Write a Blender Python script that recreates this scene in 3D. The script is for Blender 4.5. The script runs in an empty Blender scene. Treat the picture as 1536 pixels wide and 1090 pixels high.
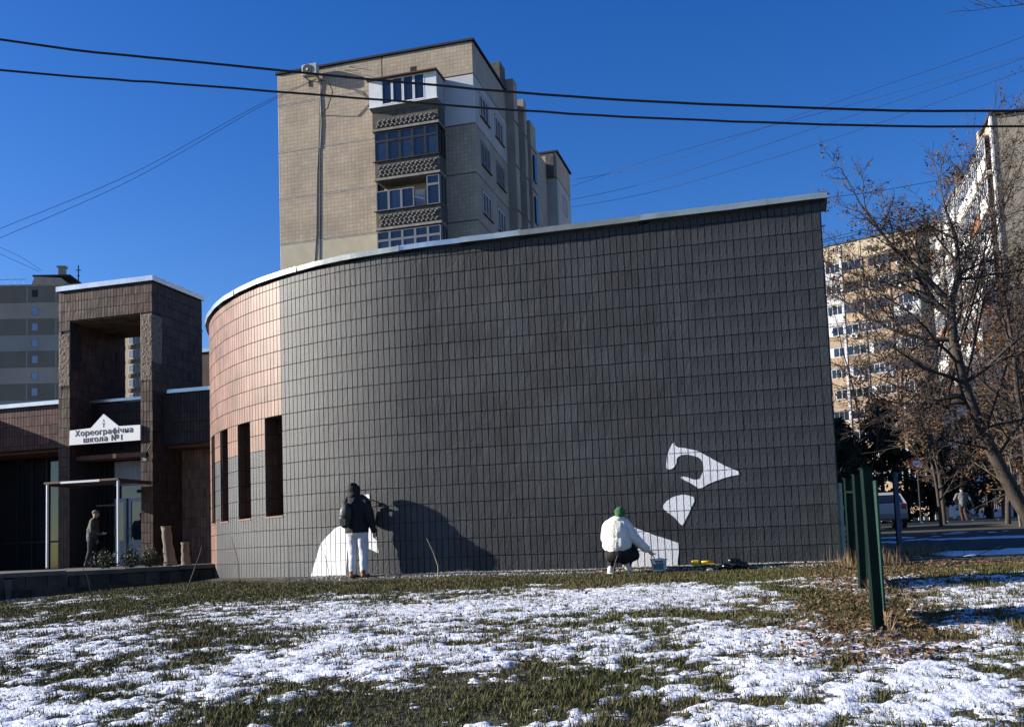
import bpy, math, random
import numpy as np
from mathutils import Vector, Matrix, Euler, noise as mnoise

# ------------------------------------------------------------------ camera, sky, sun, exposure
sc = bpy.context.scene
R = math.radians
PITCH, ROLL = R(4.9), math.atan(.036)
cam_d = bpy.data.cameras.new('camera')
cam_d.sensor_width = 36.0
cam_d.lens = 36.0 * 1500 / 1536
cam_d.shift_y = 150 / 1536
cam_d.clip_start = .1
cam_d.clip_end = 3000
cam = bpy.data.objects.new('camera', cam_d)
sc.collection.objects.link(cam)
cam.matrix_world = Matrix.Translation((0, 0, 1.6)) @ Matrix.Rotation(math.pi/2 + PITCH, 4, 'X') @ Matrix.Rotation(-ROLL, 4, 'Z')
sc.camera = cam

SUN_EL = R(20.0)
SUN_HEAD = R(-3.5)                     # direction the light travels in plan, from +X
sun_dir = Vector((math.cos(SUN_HEAD)*math.cos(SUN_EL), math.sin(SUN_HEAD)*math.cos(SUN_EL), -math.sin(SUN_EL)))
world = bpy.data.worlds.new('World')
sc.world = world
world.use_nodes = True
wn = world.node_tree
wn.nodes.clear()
sky = wn.nodes.new('ShaderNodeTexSky')
sky.sky_type = 'NISHITA'
sky.sun_disc = False
sky.sun_elevation = SUN_EL
to_sun = -sun_dir
sky.sun_rotation = math.atan2(to_sun.x, to_sun.y)
sky.altitude = 150
sky.air_density = 1.0
sky.dust_density = .35
sky.ozone_density = 3.2
bg = wn.nodes.new('ShaderNodeBackground')
bg.inputs['Strength'].default_value = .086
wo = wn.nodes.new('ShaderNodeOutputWorld')
hsv = wn.nodes.new('ShaderNodeHueSaturation')
hsv.inputs['Saturation'].default_value = 1.34
hsv.inputs['Hue'].default_value = .519
wn.links.new(sky.outputs[0], hsv.inputs['Color'])
wn.links.new(hsv.outputs[0], bg.inputs[0])
wn.links.new(bg.outputs[0], wo.inputs[0])
sun_l = bpy.data.lights.new('sun', 'SUN')
sun_l.energy = 5.0
sun_l.angle = R(.5)
sun_l.color = (1.0, .94, .85)
sun = bpy.data.objects.new('sun', sun_l)
sc.collection.objects.link(sun)
sun.location = (-40, 5, 40)
sun.rotation_euler = sun_dir.to_track_quat('-Z', 'Y').to_euler()
vs = sc.view_settings
vs.view_transform = 'Standard'
vs.look = 'None'
vs.gamma = 1
vs.use_curve_mapping = False
vs.exposure = .98
sc.render.engine = 'CYCLES'
sc.cycles.max_bounces = 5
sc.cycles.diffuse_bounces = 3
sc.cycles.use_denoising = True

# ------------------------------------------------------------------ helpers
COL = sc.collection
rng = random.Random(7)
nrg = np.random.default_rng(11)


def tag(o, label=None, cat=None, group=None, kind=None):
    if label: o['label'] = label
    if cat: o['category'] = cat
    if group: o['group'] = group
    if kind: o['kind'] = kind
    return o


def empty(name, loc=(0, 0, 0), rz=0.0):
    o = bpy.data.objects.new(name, None)
    COL.objects.link(o)
    o.empty_display_size = .3
    o.location = loc
    o.rotation_euler = (0, 0, rz)
    return o


def link(name, me, parent=None, loc=None, rot=None):
    o = bpy.data.objects.new(name, me)
    COL.objects.link(o)
    if parent is not None: o.parent = parent
    if loc is not None: o.location = loc
    if rot is not None: o.rotation_euler = rot
    return o


class MB:
    def __init__(s): s.v = []; s.f = []; s.m = []; s.t = []; s.mi = 0; s.ti = 0.0
    def face(s, *pts):
        i = len(s.v); s.v.extend([tuple(p) for p in pts]); s.f.append(tuple(range(i, i+len(pts)))); s.m.append(s.mi); s.t.append(s.ti)
    def idx(s, verts, faces):
        i = len(s.v); s.v.extend([tuple(p) for p in verts])
        for f in faces: s.f.append(tuple(a+i for a in f)); s.m.append(s.mi); s.t.append(s.ti)
    def box(s, x0, x1, y0, y1, z0, z1):
        s.hexa([(x0,y0,z0),(x1,y0,z0),(x1,y1,z0),(x0,y1,z0),(x0,y0,z1),(x1,y0,z1),(x1,y1,z1),(x0,y1,z1)])
    def hexa(s, p):
        s.idx(p, [(0,3,2,1),(4,5,6,7),(0,1,5,4),(1,2,6,5),(2,3,7,6),(3,0,4,7)])
    def bbox(s, x0, x1, y0, y1, z0, z1, b=.01):
        # box with chamfered edges
        pts = []; fs = []
        for ax in range(3):
            for sg in (0, 1):
                lim = [[x0, x1], [y0, y1], [z0, z1]]
                a, c = (ax+1) % 3, (ax+2) % 3
                q = []
                for ia, ic in ((0,0),(1,0),(1,1),(0,1)):
                    p = [0, 0, 0]
                    p[ax] = lim[ax][sg]
                    p[a] = lim[a][ia] + (b if ia == 0 else -b)
                    p[c] = lim[c][ic] + (b if ic == 0 else -b)
                    q.append(tuple(p))
                if sg == 0: q = q[::-1]
                i = len(pts); pts += q; fs.append((i, i+1, i+2, i+3))
        # convex hull style joining: edges and corners
        def find(ax, sg, u, w):
            a, c = (ax+1) % 3, (ax+2) % 3
            lim = [[x0, x1], [y0, y1], [z0, z1]]
            p = [0, 0, 0]; p[ax] = lim[ax][sg]
            p[a] = lim[a][u] + (b if u == 0 else -b); p[c] = lim[c][w] + (b if w == 0 else -b)
            best = min(range(len(pts)), key=lambda k: sum((pts[k][j]-p[j])**2 for j in range(3)))
            return best
        for ax in range(3):
            a, c = (ax+1) % 3, (ax+2) % 3
            for sa in (0, 1):
                for scc in (0, 1):
                    # edge along ax, between face a=sa and face c=scc
                    v = []
                    for e in (0, 1):
                        # on face a: in its frame, (a+1)=c -> scc, (a+2)=ax -> e
                        v.append((find(a, sa, scc, e), find(c, scc, e, sa)))
                    q = (v[0][0], v[1][0], v[1][1], v[0][1])
                    if sa == scc: q = q[::-1]
                    fs.append(q)
        for i in (0, 1):
            for j in (0, 1):
                for k in (0, 1):
                    t = (find(0, i, j, k), find(1, j, k, i), find(2, k, i, j))
                    if (i+j+k) % 2 == 0: t = t[::-1]
                    fs.append(t)
        s.idx(pts, fs)
    def tube(s, pts, rad, n=8, caps=True):
        pts = [Vector(p) for p in pts]
        if not hasattr(rad, '__len__'): rad = [rad]*len(pts)
        rings = []
        up = Vector((0, 0, 1)); prev = None
        for i, p in enumerate(pts):
            d = (pts[min(i+1, len(pts)-1)] - pts[max(i-1, 0)])
            if d.length < 1e-9: d = Vector((0, 0, 1))
            d.normalize()
            if prev is None:
                a = d.cross(up)
                if a.length < .05: a = d.cross(Vector((1, 0, 0)))
            else:
                a = prev - d*prev.dot(d)
                if a.length < 1e-4: a = d.cross(up)
            a.normalize(); prev = a
            b = d.cross(a)
            rings.append([p + (a*math.cos(2*math.pi*k/n) + b*math.sin(2*math.pi*k/n))*rad[i] for k in range(n)])
        base = len(s.v)
        for r in rings: s.v.extend([tuple(q) for q in r])
        def add(f): s.f.append(f); s.m.append(s.mi); s.t.append(s.ti)
        for i in range(len(rings)-1):
            for k in range(n):
                a = base+i*n+k; b = base+i*n+(k+1) % n
                add((a, b, b+n, a+n))
        if caps:
            add(tuple(base+k for k in range(n))[::-1])
            e = base+(len(rings)-1)*n
            add(tuple(e+k for k in range(n)))
    def ell(s, c, r, nu=14, nv=9, rot=None):
        vs_ = []; fs = []
        M = rot.to_matrix() if rot is not None else Matrix.Identity(3)
        for j in range(1, nv):
            th = math.pi*j/nv
            for i in range(nu):
                ph = 2*math.pi*i/nu
                q = M @ Vector((r[0]*math.sin(th)*math.cos(ph), r[1]*math.sin(th)*math.sin(ph), r[2]*math.cos(th)))
                vs_.append(Vector(c)+q)
        vs_.append(Vector(c)+M @ Vector((0, 0, r[2]))); vs_.append(Vector(c)-M @ Vector((0, 0, r[2])))
        top, bot = len(vs_)-2, len(vs_)-1
        for j in range(nv-2):
            for i in range(nu):
                a = j*nu+i; b = j*nu+(i+1) % nu
                fs.append((a, a+nu, b+nu, b))
        for i in range(nu):
            fs.append((top, i, (i+1) % nu)); e = (nv-2)*nu
            fs.append((bot, e+(i+1) % nu, e+i))
        s.idx(vs_, fs)
    def mesh(s, name, mats, smooth=False, tint=False):
        me = bpy.data.meshes.new(name)
        me.from_pydata(s.v, [], s.f)
        if not isinstance(mats, (list, tuple)): mats = [mats]
        for m in mats: me.materials.append(m)
        if len(mats) > 1: me.polygons.foreach_set('material_index', s.m)
        if smooth: me.polygons.foreach_set('use_smooth', [True]*len(s.f))
        if tint:
            at = me.attributes.new('tint', 'FLOAT', 'FACE')
            at.data.foreach_set('value', s.t)
        me.update()
        return me
    def build(s, name, mats, parent=None, smooth=False, tint=False, loc=None, rot=None):
        return link(name, s.mesh(name, mats, smooth, tint), parent, loc, rot)


def boxobj(name, m, parent, x0, x1, y0, y1, z0, z1):
    b = MB(); b.box(x0, x1, y0, y1, z0, z1)
    return b.build(name, m, parent)


def pn(x, y, seed=0):
    """numpy gradient noise, about -1..1"""
    x = np.asarray(x, float); y = np.asarray(y, float)
    xi = np.floor(x).astype(np.int64); yi = np.floor(y).astype(np.int64)
    xf = x-xi; yf = y-yi
    def h(a, b):
        n = (a*374761393 + b*668265263 + seed*974634777) & 0x7fffffff
        n = ((n ^ (n >> 13))*1274126177) & 0x7fffffff
        n = (n ^ (n >> 16)) & 1023
        return n*(2*math.pi/1024)
    def g(a, b, fx, fy):
        t = h(a, b); return np.cos(t)*fx + np.sin(t)*fy
    u = xf*xf*xf*(xf*(xf*6-15)+10); v = yf*yf*yf*(yf*(yf*6-15)+10)
    a = g(xi, yi, xf, yf); b = g(xi+1, yi, xf-1, yf)
    c = g(xi, yi+1, xf, yf-1); d = g(xi+1, yi+1, xf-1, yf-1)
    return ((a+(b-a)*u) + ((c+(d-c)*u)-(a+(b-a)*u))*v)*1.5


def fbm(x, y, octv=4, seed=0, gain=.5, lac=2.03):
    s = 0; a = 1; f = 1; n = 0
    for i in range(octv):
        s = s + a*pn(x*f, y*f, seed+i*17); n += a; a *= gain; f *= lac
    return s/n


# ------------------------------------------------------------------ materials
MATS = {}


def mat(name, col, rough=.7, metal=0.0, var=.15, scale=3.0, bump=0.0, bscale=40.0, spec=.4, col2=None, obj_rand=0.0, tint=False, detail=5.0, coords='Object', sheen=0, stretch=None):
    m = bpy.data.materials.new(name)
    m.use_nodes = True
    nt = m.node_tree; N = nt.nodes; L = nt.links
    b = N['Principled BSDF']
    b.inputs['Roughness'].default_value = rough
    b.inputs['Metallic'].default_value = metal
    b.inputs['Specular IOR Level'].default_value = spec
    if sheen: b.inputs['Sheen Weight'].default_value = sheen
    tc = N.new('ShaderNodeTexCoord')
    vec = tc.outputs[coords]
    if stretch:
        mp = N.new('ShaderNodeMapping'); mp.inputs['Scale'].default_value = stretch
        L.new(vec, mp.inputs[0]); vec = mp.outputs[0]
    nz = N.new('ShaderNodeTexNoise'); nz.inputs['Scale'].default_value = scale; nz.inputs['Detail'].default_value = detail
    nz.inputs['Roughness'].default_value = .6
    L.new(vec, nz.inputs['Vector'])
    rp = N.new('ShaderNodeValToRGB')
    c = Vector(col)
    c2 = Vector(col2) if col2 else c*(1+var)
    c1 = c if col2 else c*(1-var)
    rp.color_ramp.elements[0].position = .32; rp.color_ramp.elements[1].position = .68
    rp.color_ramp.elements[0].color = (*c1, 1); rp.color_ramp.elements[1].color = (*c2, 1)
    L.new(nz.outputs['Fac'], rp.inputs[0])
    out = rp.outputs[0]
    if tint or obj_rand:
        hs = N.new('ShaderNodeHueSaturation')
        mth = N.new('ShaderNodeMath'); mth.operation = 'MULTIPLY_ADD'
        if tint:
            at = N.new('ShaderNodeAttribute'); at.attribute_name = 'tint'
            L.new(at.outputs['Fac'], mth.inputs[0]); mth.inputs[1].default_value = 1.0; mth.inputs[2].default_value = 1.0
        if obj_rand:
            oi = N.new('ShaderNodeObjectInfo')
            m2 = N.new('ShaderNodeMath'); m2.operation = 'MULTIPLY_ADD'
            L.new(oi.outputs['Random'], m2.inputs[0]); m2.inputs[1].default_value = 2*obj_rand; m2.inputs[2].default_value = 1-obj_rand
            if tint:
                m3 = N.new('ShaderNodeMath'); m3.operation = 'MULTIPLY'
                L.new(mth.outputs[0], m3.inputs[0]); L.new(m2.outputs[0], m3.inputs[1]); L.new(m3.outputs[0], hs.inputs['Value'])
            else: L.new(m2.outputs[0], hs.inputs['Value'])
        else: L.new(mth.outputs[0], hs.inputs['Value'])
        L.new(out, hs.inputs['Color']); out = hs.outputs[0]
    L.new(out, b.inputs['Base Color'])
    if bump:
        n2 = N.new('ShaderNodeTexNoise'); n2.inputs['Scale'].default_value = bscale; n2.inputs['Detail'].default_value = 4
        L.new(vec, n2.inputs['Vector'])
        bp = N.new('ShaderNodeBump'); bp.inputs['Strength'].default_value = bump; bp.inputs['Distance'].default_value = .02
        L.new(n2.outputs['Fac'], bp.inputs['Height']); L.new(bp.outputs[0], b.inputs['Normal'])
    MATS[name] = m
    return m


def facade(name, col, tw, th, joint=.012, var=.12, depth=.5, rough=.8):
    """small ceramic facing tiles, too small to pick apart: fine relief from a brick pattern in the local X/Y+Z plane"""
    m = mat(name, col, rough=rough, var=var*1.7, scale=.45, detail=8)
    nt = m.node_tree; N = nt.nodes; L = nt.links
    b = N['Principled BSDF']
    tc = N.new('ShaderNodeTexCoord'); sx = N.new('ShaderNodeSeparateXYZ'); L.new(tc.outputs['Object'], sx.inputs[0])
    ad = N.new('ShaderNodeMath'); ad.operation = 'ADD'; L.new(sx.outputs['X'], ad.inputs[0]); L.new(sx.outputs['Y'], ad.inputs[1])
    cx = N.new('ShaderNodeCombineXYZ'); L.new(ad.outputs[0], cx.inputs['X']); L.new(sx.outputs['Z'], cx.inputs['Y'])
    br = N.new('ShaderNodeTexBrick'); br.offset = 0; br.inputs['Scale'].default_value = 1
    br.inputs['Brick Width'].default_value = tw; br.inputs['Row Height'].default_value = th
    br.inputs['Mortar Size'].default_value = joint; br.inputs['Mortar Smooth'].default_value = .3
    br.inputs['Color1'].default_value = (1, 1, 1, 1); br.inputs['Color2'].default_value = (.8, .8, .8, 1); br.inputs['Mortar'].default_value = (.5, .48, .45, 1)
    br.inputs['Bias'].default_value = 0
    L.new(cx.outputs[0], br.inputs['Vector'])
    mx = N.new('ShaderNodeMix'); mx.data_type = 'RGBA'; mx.blend_type = 'MULTIPLY'; mx.inputs[0].default_value = .8
    old = b.inputs['Base Color'].links[0].from_socket
    L.new(old, mx.inputs[6]); L.new(br.outputs['Color'], mx.inputs[7]); L.new(mx.outputs[2], b.inputs['Base Color'])
    bp = N.new('ShaderNodeBump'); bp.inputs['Strength'].default_value = depth; bp.inputs['Distance'].default_value = .02; bp.invert = True
    L.new(br.outputs['Fac'], bp.inputs['Height']); L.new(bp.outputs[0], b.inputs['Normal'])
    return m


def glassmat(name, col=(.02, .025, .03), rough=.06):
    m = mat(name, col, rough=rough, var=.3, scale=.6, spec=1.0)
    return m


paint_grey = mat('paint_grey', (.0285, .031, .0355), rough=.58, var=.45, scale=.8, bump=.45, bscale=38, spec=.45, obj_rand=.13, tint=True)
paint_white = mat('paint_white', (.74, .74, .75), rough=.6, scale=5.5, col2=(.84, .84, .84), bump=.35, bscale=40)
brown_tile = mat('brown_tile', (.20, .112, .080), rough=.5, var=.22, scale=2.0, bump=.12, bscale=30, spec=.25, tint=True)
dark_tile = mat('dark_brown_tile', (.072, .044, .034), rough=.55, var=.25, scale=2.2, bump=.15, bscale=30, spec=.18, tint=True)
red_tile = mat('dark_red_tile', (.085, .032, .026), rough=.45, var=.3, scale=2.2, bump=.12, bscale=30, spec=.2, tint=True)
black_tile = mat('black_plum_tile', (.034, .022, .021), rough=.5, var=.3, scale=2.2, bump=.12, bscale=30, spec=.15, tint=True)
mortar = mat('mortar', (.03, .028, .027), rough=.95, var=.3, scale=9, bump=.5, bscale=60)
rubble = mat('bare_masonry', (.20, .16, .12), rough=.95, var=.45, scale=9, bump=1.0, bscale=28)
brown_plaster = mat('brown_plaster', (.14, .065, .042), rough=.8, var=.25, scale=2, bump=.3, bscale=40)
soffit = mat('stained_soffit', (.13, .095, .065), rough=.9, var=.5, scale=2.2, bump=.3, bscale=30)
galv = mat('galvanised_sheet', (.50, .53, .56), rough=.32, metal=.9, var=.12, scale=2.5, bump=.12, bscale=9)
roofing = mat('roof_felt', (.035, .034, .034), rough=.95, var=.3, scale=3)
glass_dark = glassmat('dark_glass', (.012, .014, .018))
glass_blue = glassmat('window_glass', (.02, .028, .042))
white_frame = mat('white_frame', (.72, .73, .75), rough=.5, var=.06)
grey_frame = mat('grey_frame', (.2, .21, .23), rough=.5, var=.1)
brown_frame = mat('brown_frame', (.10, .05, .03), rough=.6, var=.2)
black_metal = mat('black_metal', (.015, .015, .016), rough=.5, var=.2)
concrete = mat('concrete', (.27, .25, .22), rough=.9, var=.25, scale=2.5, bump=.3, bscale=25)
dark_concrete = mat('dark_concrete', (.10, .095, .083), rough=.9, var=.3, scale=3, bump=.3, bscale=25)
seam = mat('panel_joint', (.10, .09, .085), rough=.95, var=.4, scale=3)
seam_light = mat('panel_sealant', (.42, .40, .37), rough=.9, var=.3, scale=4)
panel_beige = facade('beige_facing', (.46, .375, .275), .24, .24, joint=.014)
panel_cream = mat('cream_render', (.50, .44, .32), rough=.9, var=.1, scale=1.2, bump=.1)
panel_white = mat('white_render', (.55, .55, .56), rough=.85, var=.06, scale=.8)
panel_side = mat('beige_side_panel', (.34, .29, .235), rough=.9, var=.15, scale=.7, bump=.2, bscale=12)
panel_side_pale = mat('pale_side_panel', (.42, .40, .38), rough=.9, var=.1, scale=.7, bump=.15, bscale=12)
grass_soil = mat('soil', (.028, .025, .016), rough=1, scale=2.3, col2=(.058, .052, .028), bump=.8, bscale=14, coords='Object')
asphalt = mat('asphalt', (.032, .031, .03), rough=.9, var=.3, scale=6, bump=.4, bscale=60)
snow_m = mat('snow', (.66, .68, .71), rough=.5, scale=5, col2=(.84, .86, .89), bump=.55, bscale=38)
bark = mat('bark', (.06, .048, .038), rough=.95, var=.4, scale=6, bump=.8, bscale=22, stretch=(1, 1, .25))
bark_pale = mat('pale_bark', (.17, .14, .105), rough=.95, var=.35, scale=5, bump=.7, bscale=20, stretch=(1, 1, .3))
twig_m = mat('twig_bark', (.06, .045, .036), rough=.95, var=.3, scale=8)
pod_m = mat('dry_pods', (.10, .062, .04), rough=.9, var=.4, scale=3)
dryleaf = mat('dry_leaves', (.17, .085, .035), rough=.9, var=.5, scale=2)
evergreen = mat('evergreen_needles', (.012, .02, .012), rough=.85, var=.4, scale=3)
bushleaf = mat('bush_leaves', (.03, .05, .022), rough=.55, var=.4, scale=9)
fence_green = mat('green_paint', (.004, .040, .027), rough=.5, var=.3, scale=4, bump=.2, bscale=30, spec=.2)
fence_post_m = mat('dark_green_paint', (.003, .012, .009), rough=.6, var=.3, scale=5, bump=.2, spec=.12)
blue_paint = mat('blue_paint', (.03, .06, .11), rough=.5, var=.3)
wire_m = mat('cable_rubber', (.012, .011, .011), rough=.6, var=.2)
sign_white = mat('sign_board', (.82, .81, .79), rough=.55, var=.05, scale=1.5)
letter_m = mat('letter_paint', (.015, .013, .012), rough=.6, var=.1)
letter_grey = mat('letter_grey', (.12, .11, .11), rough=.6, var=.1)
stone_m = mat('terrace_stone', (.05, .045, .038), rough=.95, var=.4, scale=3, bump=.6, bscale=25, obj_rand=.35)
door_white = mat('door_enamel', (.42, .44, .50), rough=.5, var=.08)

# ------------------------------------------------------------------ frames and terrain
ANG = R(15.5)
U = Vector((math.cos(ANG), -math.sin(ANG), 0)); V = Vector((math.sin(ANG), math.cos(ANG), 0))
W0 = Vector((5.17, 15.93, 0))
L0, RR = 6.9, 8.0
CEN = W0 - U*L0 + V*RR
GW = np.array([-60, 0, .6, 4, 7, 9, 11, 16, 40, 400.]); GZ = np.array([2.65, 1.23, 1.16, .97, .81, .63, .42, .0, -.3, -.5])


def wdist(x, y):
    x = np.asarray(x, float); y = np.asarray(y, float)
    dx = x-W0.x; dy = y-W0.y
    u = dx*U.x+dy*U.y; v = dx*V.x+dy*V.y
    rad = np.hypot(x-CEN.x, y-CEN.y)-RR
    return np.where((u > -L0) | (v > RR+2), -v, rad)


def ground(x, y):
    w = wdist(x, y)
    z = np.interp(-w, -GW[::-1], GZ[::-1])
    return z + .03*fbm(np.asarray(x)*.35, np.asarray(y)*.35, 3, 5)


def gz(x, y): return float(ground(np.array([x]), np.array([y]))[0])


def grid_mesh(name, xs, ys, zf, m, keep=None):
    X, Y = np.meshgrid(xs, ys); Z = zf(X, Y)
    nx, ny = len(xs), len(ys)
    co = np.stack([X, Y, Z], -1).reshape(-1, 3)
    i = np.arange((ny-1)*(nx-1)); r = i//(nx-1); c = i % (nx-1); a = r*nx+c
    q = np.stack([a, a+1, a+1+nx, a+nx], 1)
    if keep is not None:
        k = keep.reshape(-1); q = q[k[q].any(1)]
        used = np.zeros(len(co), bool); used[q.ravel()] = True
        mp = np.cumsum(used)-1; co = co[used]; q = mp[q]
    me = bpy.data.meshes.new(name)
    me.vertices.add(len(co)); me.vertices.foreach_set('co', co.ravel().astype(np.float32))
    me.loops.add(len(q)*4); me.loops.foreach_set('vertex_index', q.ravel().astype(np.int32))
    me.polygons.add(len(q)); me.polygons.foreach_set('loop_start', (np.arange(len(q))*4).astype(np.int32))
    me.update(calc_edges=True); me.validate()
    me.polygons.foreach_set('use_smooth', [True]*len(q))
    me.materials.append(m)
    return me


def spaced(lo, hi, step, far):
    a = list(np.arange(lo, hi+1e-6, step))
    s = step; x = hi
    while x < far: s *= 1.35; x += s; a.append(x)
    s = step; x = lo
    while x > -far: s *= 1.35; x -= s; a.insert(0, x)
    return np.array(a)


gx = spaced(-14, 30, .25, 900); gy = spaced(1, 60, .25, 900)
o = link('ground', grid_mesh('ground', gx, gy, ground, grass_soil)); tag(o, kind='structure')
dx_ = np.arange(6.2, 60, .4); dy_ = np.arange(18.2, 31.01, .25)
o = link('driveway', grid_mesh('driveway', dx_, dy_, lambda x, y: ground(x, y)+.012, asphalt)); tag(o, kind='structure')
b = MB()
for k in range(16):
    x = 16.5+k*1.25; zz = gz(x, 49.9)
    b.box(x, x+1.23, 49.8-.02*k, 50.0-.02*k, zz-.3, zz+.13)
tag(b.build('kerb', concrete), kind='structure')

# ------------------------------------------------------------------ school building (local frame: x along the facade, y into the building)
school = empty('school_building', (W0.x, W0.y, 0), -ANG)
tag(school, 'low school with curved dark grey tiled hall and brown tiled entrance portal', 'building')


def hall_pt(s, z, off=0.0):
    if s <= L0: return Vector((-s, -off, z))
    a = (s-L0)/RR
    return Vector((-L0-(RR+off)*math.sin(a), RR-(RR+off)*math.cos(a), z))


def tile(mb, P, a0, a1, b0, b1, h=.016, g=.0028, c=.005, jit=.0013, mi=0, tv=.12):
    j = [h+rng.uniform(-jit, jit) for _ in range(4)]
    e = [rng.uniform(-jit, jit)*.6 for _ in range(4)]
    a0 += g+e[0]; a1 -= g+e[1]; b0 += g+e[2]; b1 -= g+e[3]
    if a1-a0 < .01 or b1-b0 < .01: return
    base = [P(a0, b0, 0), P(a1, b0, 0), P(a1, b1, 0), P(a0, b1, 0)]
    fr = [P(a0+c, b0+c, j[0]), P(a1-c, b0+c, j[1]), P(a1-c, b1-c, j[2]), P(a0+c, b1-c, j[3])]
    mb.mi = mi; mb.ti = rng.gauss(0, tv)
    mb.idx(base+fr, [(4, 5, 6, 7), (0, 1, 5, 4), (1, 2, 6, 5), (2, 3, 7, 6), (3, 0, 4, 7)])


TW, TH, ZREF = .115, .318, 4.365
ROWS = [ZREF+TH*k for k in range(-10, 9)]+[7.045]
SMAX = 17.6
WINS = [(10.255+1.15*k, 10.83+1.15*k) for k in range(4)]
WZ0, WZ1 = 2.41, 4.365
SCOL0 = 10.255-TW*89            # so that columns line up with the window jambs
S_EDGES = [0.0]+[SCOL0+TW*k for k in range(0, int((SMAX-SCOL0)/TW)+1) if SCOL0+TW*k > .04]


def in_win(s0, s1, z0, z1):
    for a, c in WINS:
        if s1 > a+.01 and s0 < c-.01 and z1 > WZ0+.01 and z0 < WZ1-.01: return True
    return False


def warp(s, z):
    k = 1.0 if s < 8 else .45
    dz = .0075*k*mnoise.noise(Vector((s*1.9, z*1.1, 3.3)))+.004*k*mnoise.noise(Vector((s*9, z*5, 1.7)))
    ds = .0055*k*mnoise.noise(Vector((s*1.3, z*1.7, 8.1)))+.0045*k*mnoise.noise(Vector((s*7, z*11, 5.5)))
    return s+ds, z+dz


def hall_tile_pt(s, z, off=0.0):
    a, c = warp(s, z)
    return hall_pt(a, c, off)


wall = MB()
zb = [.6, WZ0, WZ1, 7.05]
for i in range(len(S_EDGES)-1):
    s0, s1 = S_EDGES[i], S_EDGES[i+1]
    for j in range(3):
        if in_win(s0, s1, zb[j], zb[j+1]): continue
        wall.face(hall_pt(s1, zb[j]), hall_pt(s0, zb[j]), hall_pt(s0, zb[j+1]), hall_pt(s1, zb[j+1]))
# end wall, back wall
endp = hall_pt(S_EDGES[-1], 0)
loop = [Vector((0, 0, 0)), Vector((0, 16, 0)), Vector((endp.x, 16, 0)), endp]
for i in range(3):
    p, q = loop[i], loop[i+1]
    wall.face((p.x, p.y, .6), (q.x, q.y, .6), (q.x, q.y, 7.05), (p.x, p.y, 7.05))
curved = wall.build('curved_wall', paint_grey, school)
rf = MB()
rf.face(*[hall_pt(s, 6.98, -.02) for s in S_EDGES[::-1]], (-.02, 15.9, 6.98), (endp.x, 15.9, 6.98))
rf.v = [v for v in rf.v]
rf.build('hall_roof', roofing, school)

# tiles: the nearest columns one by one, the rest of the field as one part
one = MB()
tile(one, lambda a, b_, o_: Vector((a, -o_, b_)), -TW/2, TW/2, -TH/2, TH/2, jit=.0006)
one_a = one.mesh('tile', paint_grey)
one = MB()
tile(one, lambda a, b_, o_: Vector((a, -o_, b_)), -TW/2, TW/2, -TH/2, TH/2, jit=.002)
one_b = one.mesh('tile', paint_grey)
field = MB()
nsingle = 0
for i in range(len(S_EDGES)-1):
    s0, s1 = S_EDGES[i], S_EDGES[i+1]
    for r_ in range(len(ROWS)-1):
        z0, z1 = ROWS[r_], ROWS[r_+1]
        if in_win(s0, s1, z0+.02, z1-.02) and not (z0 < WZ0 < z1): continue
        zz0 = z0
        if in_win(s0, s1, z0+.02, z1-.02):
            z1 = WZ0-.02
            if z1-zz0 < .03: continue
        full = abs(s1-s0-TW) < .005 and abs(z1-z0-TH) < .005
        if full and s1 < L0 and nsingle < 300 and s0 > .05 and r_ > 0:
            t = link('tile', one_a if rng.random() < .5 else one_b, curved, (-(s0+s1)/2+rng.uniform(-.0015, .0015), rng.uniform(-.002, .002), (z0+z1)/2+.006*mnoise.noise(Vector((s0*1.9, z0, 3.3)))+rng.uniform(-.0015, .0015)),
                     (rng.gauss(0, .007), rng.gauss(0, .006), rng.gauss(0, .010)))
            nsingle += 1
            continue
        brown = s0 > 10.25 and ((z0+z1)/2 > 3.73 or (s0 > 13.55 and z1 < 2.5) or s0 > 14.15)
        rough_zone = 1.6 if s0 < 7 else 1.0
        tile(field, lambda a, b_, o_, s0=s0, s1=s1: hall_tile_pt(s0+s1-a, b_, o_), s0, s1, zz0, z1, mi=1 if brown else 0,
             jit=.0012*rough_zone, tv=.07 if not brown else .10)
tf = field.build('tile_field', [paint_grey, brown_tile], curved, tint=True)
tf['kind'] = 'stuff'
# tiled right-hand end of the hall (faces away to the right)
endt = MB()
for k in range(130):
    for r_ in range(len(ROWS)-1):
        tile(endt, lambda a, b_, o_: Vector((o_, a, b_)), TW*k+.014, TW*(k+1)+.014, ROWS[r_], ROWS[r_+1], tv=.07)
et = endt.build('end_tile_field', paint_grey, curved, tint=True); et['kind'] = 'stuff'

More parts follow.
